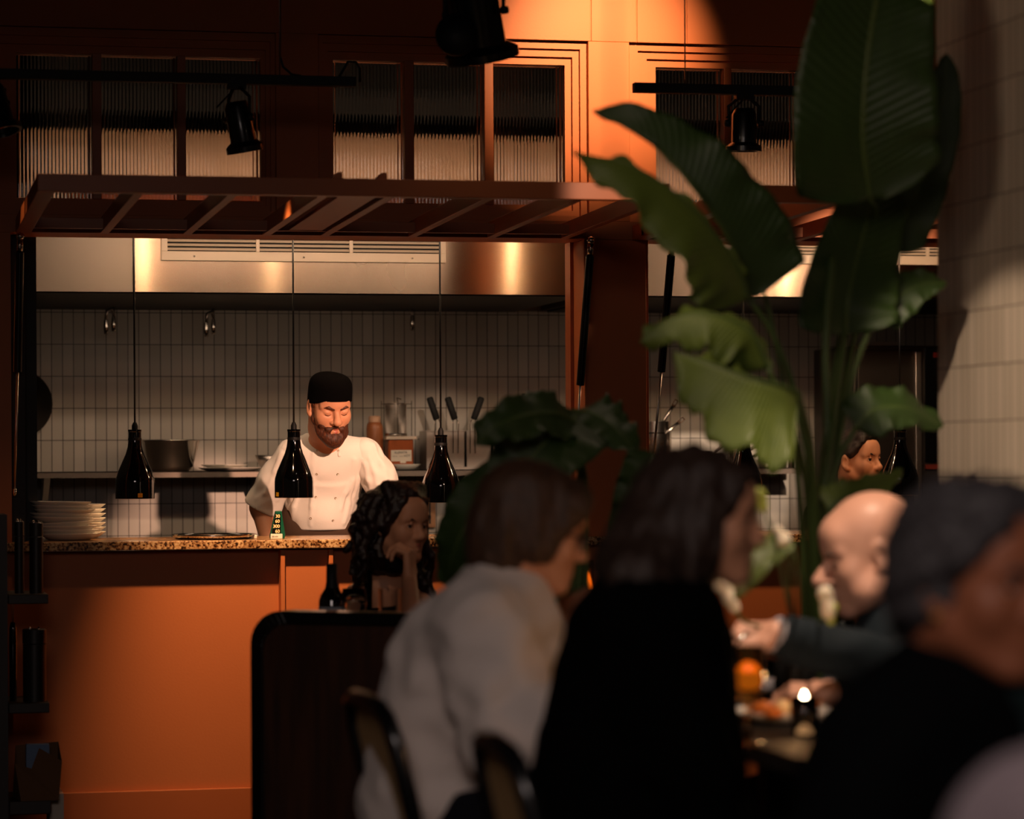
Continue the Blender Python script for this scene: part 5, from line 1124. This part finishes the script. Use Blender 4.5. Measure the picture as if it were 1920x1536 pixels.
    ja = sdf_obj('chef_jacket', J1, WHITE, p, .006, cuts=cut, disp=wv, fine=[(V3(hd.o)-.25, V3(hd.o)+.25, .0042)])
    for nm, a, h, wv2, FS in (('L', sL, hl, 8, [([(528, 850), (515, 885), (500, 925)], .010), ([(545, 870), (532, 900), (520, 935)], .010), ([(510, 900), (496, 925), (480, 935)], .007)]), ('R', sR, hr, 9, [([(700, 835), (716, 870), (728, 905)], .010), ([(692, 860), (702, 885), (712, 920)], .007), ([(684, 870), (690, 900), (696, 925)], .008)])):
        d = (h-a).normalized(); wd = .078 if nm == 'L' else .064
        q = [cone(a+(sR-sL)*(.06 if nm == 'L' else -.06), a.lerp(h, .5), .062, .062, k=.03), cone(a.lerp(h, .5), h+d*.05, .062, wd, k=.03)]
        W1, F1, _ = sdf_mesh(q, .01); b1 = BVHTree.FromPolygons([Vector(v) for v in W1], [tuple(z) for z in F1.tolist()])
        for px, r in FS: q += ridge(px, r, bvh=b1)
        q.append(cone(h-d*.04, h+d*.12, .050, .070, k=.004, op='s'))
        sdf_obj('sleeve', q, WHITE, ja, .0055, cuts=[plane(h+d*.012, d, .003)], disp=lambda X, Y, Z, s_=wv2: wob(X, Y, Z, .06, .002, s_))
    # collar band
    fz = -FV; c0, c1 = nk-UP*.055+fz*.012, nk+UP*.06+fz*.004
    cb = [cone(c0, c1, .083, .074, k=.01), cone(c0-UP*.05, c1+UP*.03, .076, .067, k=.002, op='s'), cone(nk+fz*.088-UP*.09, nk+fz*.088+UP*.06, .05, k=.004, op='s')]
    sdf_obj('collar', cb, WHITE, ja, .0035, cuts=[plane(nk+UP*.070-fz*.07, UP+fz*.62, .003), plane(c0-UP*.005, -UP+fz*.45, .003)])
    BT = M('snap_button', 'b9a792', .3, metal=.6); n_ = 0
    for px, py in ((595, 845), (634, 845), (594, 889), (633, 889), (592, 932), (629, 934), (583, 972), (624, 976)):
        a, n = hit(ja, px, py)
        if a is None: continue
        MB().lathe(a+n*.0006, [(.0042, 0), (.0045, .0015), (.003, .0018), (.0022, .0006), (0, .0006)], 14, n).build('button', BT, ja, True)
    AP = fabric('apron_brown', '4a3a30')
    sdf_obj('apron', [cone(PD(594, 985, 11.04), Vector((pv.x, pv.y, .45)), .128, .165, k=.05), cone(PD(594, 985, 11.04)+x*.06, Vector((pv.x, pv.y, .45))+x*.1, .1, .12, k=.05), cone(PD(594, 985, 11.04)-x*.05, Vector((pv.x, pv.y, .45))-x*.1, .1, .12, k=.05)], AP, p, .012, cuts=[plane((0, 0, .5), (0, 0, -1), .004)])
    trousers(p, J, R, pv, .16, DARKTR, .9); shoes(p, J, fh, SHOE)
build_chef()

# ------------------------------------------------------------------ a seated guest
def guest(label, hd, nk, sN, sF, pv, arms, top, skin=SKIN, lips=LIPS, hm=dict(), fat=0., ts=1., extra_top=(), extra_cut=(), bare=False, collar=None, sleeve=1., res=.012, folds=(), closed=False, fine=.005, tw=.0, lower=DARKTR, wobs=.003):
    p = thing('person', label, 'person', (pv.x, pv.y, 0))
    T, R = torso(nk, sN, sF, pv, .92*ts); hw = (sF-sN).length/2
    x = Vector(R[:, 0]); f = Vector(R[:, 1]); fh = Vector((hd.f.x, hd.f.y, 0)).normalized()
    if f.dot(hd.f) < 0: f = -f
    xh = fh.cross(UP); body = hd.prims(closed=closed, **hm)+[hd.C((0, -.032, -.05), (0, -.05, -.1), .052, .054, k=.03), cone(hd.P(0, -.035, -.07), nk, .053*hd.s, .062, k=.03)]+T
    LG, J = legs_seated(pv, fh, xh); body += LG; fines = [(V3(hd.o)-.14*hd.s, V3(hd.o)+.14*hd.s, fine)]
    tp = [cone(sN.lerp(sF, .1), sN.lerp(sF, .9), .07*ts, k=.05)]+[(q[0], q[1], q[2]+.022+tw) + q[3:] if q[0] == 'e' else ('c', q[1], q[2], q[3]+.016, q[4]+.016)+q[5:] for q in T[1:4]]
    for (sh, el, wr, hdir, hn, sd, cl) in arms:
        body += arm(sh, el, wr, ts); fines.append((V3(wr)-.11, V3(wr)+.11, .0045))
        body += hand(wr, hdir, hn, sd, cl, .95)
        if not bare: tp += [cone(sh, el, .064*ts*sleeve, .058*ts*sleeve, k=.035), cone(el, Vector(el).lerp(Vector(wr), .9), .056*ts*sleeve, .042*ts*sleeve, k=.03)]
    bo = sdf_obj('body', body, [skin, lips], p, res, fine=fines)
    t = sdf_obj('top', tp+list(extra_top)+[cone(a, b, r, r*.4, k=.05, op='s') for a, b, r in folds], top, p, .010, cuts=extra_cut, disp=(lambda X, Y, Z: wob(X, Y, Z, .09, wobs, 4)) if wobs else None)
    trousers(p, J, R, pv, hw, lower); shoes(p, J, fh, SHOE)
    return p, bo, t, f, R

# woman in the white shirt
hd = Head(PD(1005, 996, 5.75), 100, 14, .95)
nk = PD(948, 1100, 5.75); sN, sF = PD(898, 1172, 5.56), PD(962, 1152, 5.92); pv = PD(852, 1512, 5.72)
LIN = fabric('white_linen', 'c9bdb6', .9, .15, 250)
p, bo, t, f, R = guest('woman with short light brown hair and glasses in a loose white shirt', hd, nk, sN, sF, pv,
    [(sN, PD(968, 1400, 5.5), PD(1052, 1345, 5.45), RV*.7+UP*.5, -FV*.8+UP*.4, 1, .5), (sF, PD(1016, 1330, 5.95), PD(1048, 1195, 5.9), RV*.35+UP*.9, -FV*.4-RV*.8, -1, .55)],
    LIN, fat=.02, sleeve=1.28, tw=.012, extra_top=[cone(nk+UP*.0, nk-UP*.06, .077, .1, k=.05), cone(PD(905, 1190, 5.55), PD(955, 1370, 5.5), .085, .098, k=.05), cone(PD(850, 1250, 5.7), PD(815, 1500, 5.72), .13, .15, k=.06)],
    folds=[(PD(868, 1230, 5.42), PD(872, 1390, 5.4), .022), (PD(925, 1210, 5.42), PD(940, 1330, 5.4), .014), (PD(800, 1280, 5.55), PD(810, 1480, 5.5), .02), (PD(960, 1300, 5.4), PD(985, 1380, 5.38), .014)], wobs=.005)
HB1 = hair_mat('light_brown_hair', '1e1008', '4f3119')
H = [hd.E((0, -.03, .05), (.092, .112, .094), k=.03), hd.E((0, -.06, -.02), (.088, .085, .085), k=.03), hd.E((0, -.07, -.08), (.072, .055, .05), k=.03), hd.E((0, .045, .085), (.07, .05, .04), k=.03), hd.C((-.07, .06, .07), (.07, .06, .07), .028, k=.03)]
for q in (-1, 1): H += [hd.E((q*.074, -.0, -.01), (.022, .045, .06), k=.02), hd.C((q*.06, .06, .06), (q*.075, .045, .02), .024, .014, k=.02)]
sdf_obj('hair', H, HB1, bo, .0055, disp=lambda X, Y, Z: wob(X, Y, Z*.35, .04, .003, 3)+wob(X, Y, Z*.3, .014, .0012, 6))
hd.brows(bo, HB1); hd.eyes(bo); hd.lashes(bo, IRIS)
g = MB()
for q in (-1, 1):
    c = hd.P(q*.034, .103, .0); ring = [c+(hd.x*math.cos(a)*.023+hd.u*math.sin(a)*.019-hd.f*abs(q*math.cos(a))*.003)*hd.s for a in [i*math.pi/10 for i in range(21)]]; g.tube(ring, .0016, 6)
    g.tube([hd.P(q*.056, .099, .005), hd.P(q*.074, .085, .006), hd.P(q*.082, .0, .008)], .0016, 6)
g.tube([hd.P(-.012, .106, .004), hd.P(.012, .106, .004)], .0016, 6); gl = g.build('glasses', BLACKM, p, True)
for q in (-1, 1): MB().lathe(hd.P(q*.034, .1025, .0), [(0, .0015), (.02*hd.s, .0005), (.02*hd.s, -.0005), (0, .0003)], 20, hd.f).build('lens', GLASS, gl, True)
MB().lathe(PD(1046, 1203, 5.9), [(.033, -.005), (.036, 0), (.033, .005), (.030, 0)], 20, RV*.2+UP*.95, closed=True).build('bracelet', STEEL_P, p, True)

# woman in black
hd = Head(PD(1318, 975, 5.0), 86, 4, .93)
nk = PD(1252, 1090, 5.0); sN, sF = PD(1205, 1180, 4.82), PD(1262, 1165, 5.18); pv = PD(1180, 1612, 4.95)
BLK = fabric('black_wool', '040404', .95, .1)
p, bo, t, f, R = guest('woman with long brown hair in a black coat at the dinner table, in profile', hd, nk, sN, sF, pv,
    [(sN, PD(1305, 1440, 4.75), PD(1340, 1560, 4.75), RV*.3-UP*.5, UP, 1, .5), (sF, PD(1318, 1400, 5.2), PD(1330, 1500, 5.2), RV*.3-UP*.5, UP, -1, .5)],
    BLK, fat=.01, sleeve=1.2, tw=.01, extra_top=[cone(nk+UP*.0-RV*.03, nk-UP*.08-RV*.04, .075, .1, k=.05), cone(PD(1198, 1222, 4.9), PD(1150, 1560, 4.9), .128, .165, k=.06), cone(PD(1215, 1210, 5.0), PD(1270, 1560, 4.9), .10, .135, k=.08)], lower=BLK)
HB2 = hair_mat('long_brown_hair', '160c07', '382316')
H = [hd.E((0, -.022, .048), (.088, .108, .09), k=.03), hd.E((0, -.07, -.05), (.09, .085, .11), k=.04), cone(hd.P(0, -.08, -.06), PD(1192, 1062, 4.98), .085, .07, k=.05), cone(hd.P(-.03, -.05, -.08), PD(1195, 1085, 4.85), .07, .055, k=.05), cone(hd.P(.04, -.06, -.06), PD(1185, 1080, 5.1), .07, .06, k=.05)]
for q in (-1, 1): H += [hd.E((q*.078, -.012, .0), (.02, .05, .075), k=.02), hd.C((q*.03, .075, .085), (q*.082, .02, .01), .018, .016, k=.02), hd.C((q*.084, .0, -.02), (q*.085, -.03, -.13), .024, .03, k=.02)]
sdf_obj('hair', H, HB2, bo, .0055, disp=lambda X, Y, Z: wob(X, Y, Z*.35, .035, .004, 3)+wob(X, Y, Z*.3, .014, .0016, 6))
hd.brows(bo, HB2); hd.eyes(bo); hd.lashes(bo, IRIS)

# bald man
hd = Head(PD(1632, 1040, 6.35), -88, 14, 1.05)
nk = PD(1690, 1165, 6.35); sN, sF = PD(1745, 1225, 6.15), PD(1715, 1215, 6.55); pv = PD(1800, 1500, 6.4)
NAVY = M('navy_suit', '18232a', .8, var=.06, vs=5, bump=.1, bs=400, spec=.3)
eN, wN = PD(1705, 1262, 6.02), PD(1455, 1190, 5.92); eF, wF = PD(1690, 1330, 6.3), PD(1556, 1300, 6.05)
p, bo, t, f, R = guest('bald man in a dark suit looking down at his plate, arm stretched forward', hd, nk, sN, sF, pv,
    [(sN, eN, wN, -RV*1.0-UP*.05, -FV*.7+UP*.7, 1, .95), (sF, eF, wF, -RV, UP*.9-FV*.4, -1, .6)], NAVY, skin=SKIN_R, lips=LIPS_R, hm=dict(nose=1.2, jaw=1.06, jowl=.008), fat=.03, sleeve=1.05, tw=.03, closed=True, ts=1.1,
    extra_top=[cone(nk, nk-UP*.08, .085, .12, k=.05)])
dk = hair_mat('grey_brows', '4a3b30', '7a6a5c'); hd.brows(bo, dk, .004, -.003); hd.lashes(bo, dk, True)
d = (wN-eN).normalized(); COLR = fabric('shirt_grey', '9d97a2'); CUF = fabric('shirt_cuff', 'b9b6be')
sdf_obj('shirt_cuff', [cone(wN-d*.06, wN-d*.006, .040, .0385, k=.01)], CUF, p, .005, cuts=[plane(wN+d*.006, d, .004)])
sdf_obj('shirt_collar', [cone(hd.P(0, -.045, -.1), nk+UP*.005, .068, .078, k=.02), cone(hd.P(0, .05, -.14), hd.P(0, .06, -.1), .04, .05, k=.01, op='s')], COLR, p, .006, cuts=[plane(hd.P(0, -.035, -.093), hd.u+hd.f*.35, .003)])
fk = thing('dinner_fork', 'steel fork held in the fist of the bald man', 'fork', wN+d*.1)
a = wN+d*.085-UP*.02; MB().tube([a+UP*.012-d*.02, a-UP*.03+d*.01, a-UP*.08+d*.03], [.003, .0022, .002], 8).build('handle', STEEL_P, fk, True)
m_ = MB(); q0 = a-UP*.08+d*.03; sd = FV.cross(d).normalized()
for i in range(4): m_.tube([q0, q0-UP*.01+FV*(i-1.5)*.006, q0-UP*.045+FV*(i-1.5)*.006+d*.008], .0011, 6)
m_.build('tines', STEEL_P, fk, True)
MB().lathe(wF+(wF-eF).normalized()*-.012, [(.030, -.009), (.0325, -.006), (.0325, .006), (.030, .009), (.029, 0)], 24, (wF-eF), closed=True).build('wristwatch', STEEL_P, p, True)

# guest with short grey hair
hd = Head(PD(1834, 1100, 3.55), 42, 2, .95)
nk = PD(1800, 1300, 3.6); sN, sF = PD(1668, 1430, 3.45), PD(1930, 1400, 3.75); pv = PD(1640, 2000, 3.5)
JKT = fabric('black_jacket', '060708', .9, .1)
p, bo, t, f, R = guest('guest with short grey hair and a small gold earring in a black jacket', hd, nk, sN, sF, pv,
    [(sN, PD(1575, 1700, 3.25), PD(1760, 1760, 3.25), RV, UP, 1, .4), (sF, PD(1930, 1700, 3.85), PD(2050, 1640, 3.9), RV, UP, -1, .4)], JKT, skin=SKIN_T, fat=.03, sleeve=1.2, tw=.03, extra_top=[cone(nk+UP*.005, nk-UP*.07, .082, .11, k=.05)], ts=1.05)
HG = hair_mat('grey_hair', '1c1b1d', '454042')
H = [hd.E((0, -.026, .05), (.088, .108, .091), k=.03), hd.E((0, -.055, -.015), (.084, .08, .08), k=.03), hd.E((0, .03, .095), (.066, .055, .04), k=.03)]
for q in (-1, 1): H += [hd.E((q*.074, -.03, .0), (.017, .035, .05), k=.02), hd.C((q*.05, .062, .075), (q*.077, .03, .03), .02, .012, k=.02)]
sdf_obj('hair', H, HG, bo, .006, disp=lambda X, Y, Z: wob(X, Y, Z, .04, .005, 3)+wob(X, Y, Z, .016, .002, 6))
hd.brows(bo, HG, .005); hd.eyes(bo); hd.lashes(bo, IRIS)
for q in (-1, 1): MB().lathe(hd.P(q*.08, -.002, -.036), [(0, -.006), (.005, -.003), (.006, 0), (.005, .003), (0, .006)], 12).build('earring', M('gold', 'c9a050', .25, metal=1), p, True)
sdf_obj('scarf', [cone(nk+UP*.01+hd.f*.03, nk+hd.f*.07-UP*.06, .078, .085, k=.03), cone(nk+hd.f*.05-UP*.06, nk+hd.f*.12-UP*.2, .07, .06, k=.04)], fabric('teal_scarf', '141d1e'), p, .008, disp=lambda X, Y, Z: wob(X, Y, Z, .05, .004, 4))

# curly haired woman at the table behind the booth
hd = Head(PD(750, 986, 8.9), 46, 4, .92, roll=3)
nk = PD(732, 1082, 9.0); sN, sF = PD(668, 1122, 8.93), PD(792, 1116, 9.12); pv = PD(725, 1310, 9.05)
eN, wN = PD(768, 1196, 8.72), PD(768, 1088, 8.72)
p, bo, t, f, R = guest('woman with long dark curly hair resting her chin on her hand', hd, nk, sN, sF, pv,
    [(sF, PD(772, 1186, 8.55), PD(768, 1085, 8.74), UP+FV*.25, -FV*.3+RV*.9, -1, .75), (sN, PD(650, 1190, 8.75), PD(712, 1184, 8.52), RV-FV*.3, UP, 1, .4)],
    fabric('black_top', '060606'), skin=SKIN, hm=dict(nose=.95, jaw=.95), bare=True, fine=.0036, wobs=0, extra_cut=[plane(PD(740, 1128, 9.0), UP*1.0-FV*.15, .01)], ts=.88)
st = MB()
for q, s_ in ((.22, sN), (.22, sF)): c = s_.lerp(nk, .38); st.tube([c+UP*.062-FV*.02, c+UP*.052-FV*.06, c-UP*.03-FV*.085, c-UP*.12-FV*.09], .011, 8)
st.build('shoulder_strap', fabric('black_strap', '050505'), p, True)
HC = hair_mat('dark_curly_hair', '120806', '2e150d', .4); L = [hd.E((0, -.03, .055), (.095, .105, .092), k=.03), hd.E((0, -.07, -.06), (.1, .08, .12), k=.03)]
rs = random.Random(5)
for i in range(46):
    q = -1 if i % 3 else 1; a = hd.P(q*(.05+.05*rs.random()), -.10+.11*rs.random(), .1-.03*rs.random()); ln = .26+.09*rs.random() if q < 0 else .1+.18*rs.random(); pts = []
    base = Vector(a); out = (hd.x*q*(.03+.05*rs.random())-hd.f*(.0+.05*rs.random())); ph = rs.random()*6
    for k in range(9):
        s_ = k/8; pts.append(base+out*s_**.7-UP*ln*s_+(RV*math.cos(ph+s_*14)+FV*math.sin(ph+s_*14))*.011*min(1, s_*3))
    for k in range(8): L.append(cone(pts[k], pts[k+1], .015-.005*k/8, .015-.005*(k+1)/8, k=.008))
for i in range(9):
    s_ = i/8; L.append(hd.C((-.07+.14*s_, .05-.05*abs(s_-.5), .11-.03*abs(s_-.5)*2), (-.08+.16*s_, .0, .13), .016, .02, k=.01))
for q in (-1, 1): L.append(hd.C((q*.05, .06, .085), (q*.085, .01, .0), .014, .02, k=.015))
sdf_obj('hair', L, HC, bo, .006, disp=lambda X, Y, Z: wob(X, Y, Z, .016, .0022, 3))
hd.brows(bo, HC, .0035); hd.eyes(bo, .004); hd.lashes(bo, IRIS)
sdf_obj('choker', [cone(hd.P(0, -.02, -.118), hd.P(0, -.018, -.112), .0535*hd.s, k=.002)], M('choker_dark', '0a0808', .5), p, .004)

# staff woman in the right hatch
hd = Head(PD(1608, 866, 11.35), 50, -3, .95)
nk = PD(1597, 935, 11.42); sN, sF = PD(1534, 968, 11.36), PD(1660, 966, 11.5); pv = PD(1597, 1110, 11.45)
p = thing('person', 'staff woman with tied back dark hair, face lit, looking up in the right hatch', 'person', (pv.x, pv.y, 0))
T, R = torso(nk, sN, sF, pv, .86); x = Vector(R[:, 0]); f = -FV
body = hd.prims(nose=.95, jaw=.94)+[cone(hd.P(0, -.03, -.06), nk, .047, .055, k=.03)]+T; J = []
for sh, q in ((sN, -1), (sF, 1)): el = sh+x*q*.05-UP*.27; wr = el+f*.12-UP*.18; body += arm(sh, el, wr, .85)+hand(wr, f*.3-UP, x*q, q, .3, .9)
for q in (-1, 1):
    h = pv+x*q*.085-UP*.04; kn = Vector((h.x, h.y, .48)); an = Vector((h.x, h.y, .08)); J.append((h, kn, an)); body += [cone(h, kn, .08, .056, k=.04), cone(kn, an, .052, .034, k=.03), cone(an-UP*.04, an+f*.15-UP*.05, .034, .027, k=.02)]
bo = sdf_obj('body', body, [SKIN, LIPS], p, .012, fine=[(V3(hd.o)-.135, V3(hd.o)+.135, .0034)])
tp = [cone(sN.lerp(sF, .1), sN.lerp(sF, .9), .064, k=.05)]+[(q[0], q[1], q[2]+.018)+q[3:] for q in T[1:4]]
for sh, q in ((sN, -1), (sF, 1)): tp.append(cone(sh, sh+x*q*.04-UP*.22, .058, .056, k=.03))
sdf_obj('top', tp, fabric('staff_black', '09090a'), p, .011); trousers(p, J, R, pv, .15, DARKTR, .85); shoes(p, J, f, SHOE)
HS = hair_mat('staff_dark_hair', '0e0706', '24120b'); H = [hd.E((0, -.028, .05), (.0825, .102, .086), k=.03), hd.E((0, -.075, -.01), (.06, .05, .06), k=.03), hd.E((0, -.13, .02), (.04, .035, .05), k=.02), hd.E((0, .045, .1), (.06, .045, .03), k=.02)]
for q in (-1, 1): H.append(hd.C((q*.05, .06, .08), (q*.074, .02, .03), .014, .012, k=.015))
sdf_obj('hair', H, HS, bo, .005, disp=lambda X, Y, Z: wob(X, Y, Z, .02, .0015, 3)); hd.brows(bo, HS, .0036); hd.eyes(bo, .004); hd.lashes(bo, IRIS)
MB().lathe(hd.P(-.079, -.004, -.05), [(0, -.012), (.0035, -.008), (.003, .006), (0, .01)], 10).build('earring', STEEL_P, p, True)

# guest nearest the camera, only a shoulder in view
hd = Head(PD(2230, 1235, 2.5), -60, 6, .97)
nk = PD(2200, 1420, 2.52); sN, sF = PD(1975, 1605, 2.5), PD(2360, 1590, 2.62); pv = PD(2150, 2400, 2.5)
p, bo, t, f, R = guest('guest in a mauve grey top, only the shoulder showing at the bottom right corner', hd, nk, sN, sF, pv,
    [(sN, PD(1900, 2050, 2.5), PD(1750, 2000, 2.9), -RV+FV, UP, 1, .4), (sF, PD(2400, 2100, 2.6), PD(2250, 2050, 3.0), -RV+FV, UP, -1, .4)], fabric('mauve_knit', '93858c', .95, .3, 120), res=.016, fine=.007, sleeve=1.5, tw=.01)
sdf_obj('hair', [hd.E((0, -.026, .05), (.088, .108, .091), k=.03), hd.E((0, -.06, -.03), (.084, .08, .09), k=.03)], HB1, bo, .01, disp=lambda X, Y, Z: wob(X, Y, Z, .04, .005, 3))
hd.brows(bo, HB1); hd.eyes(bo); hd.lashes(bo, IRIS)
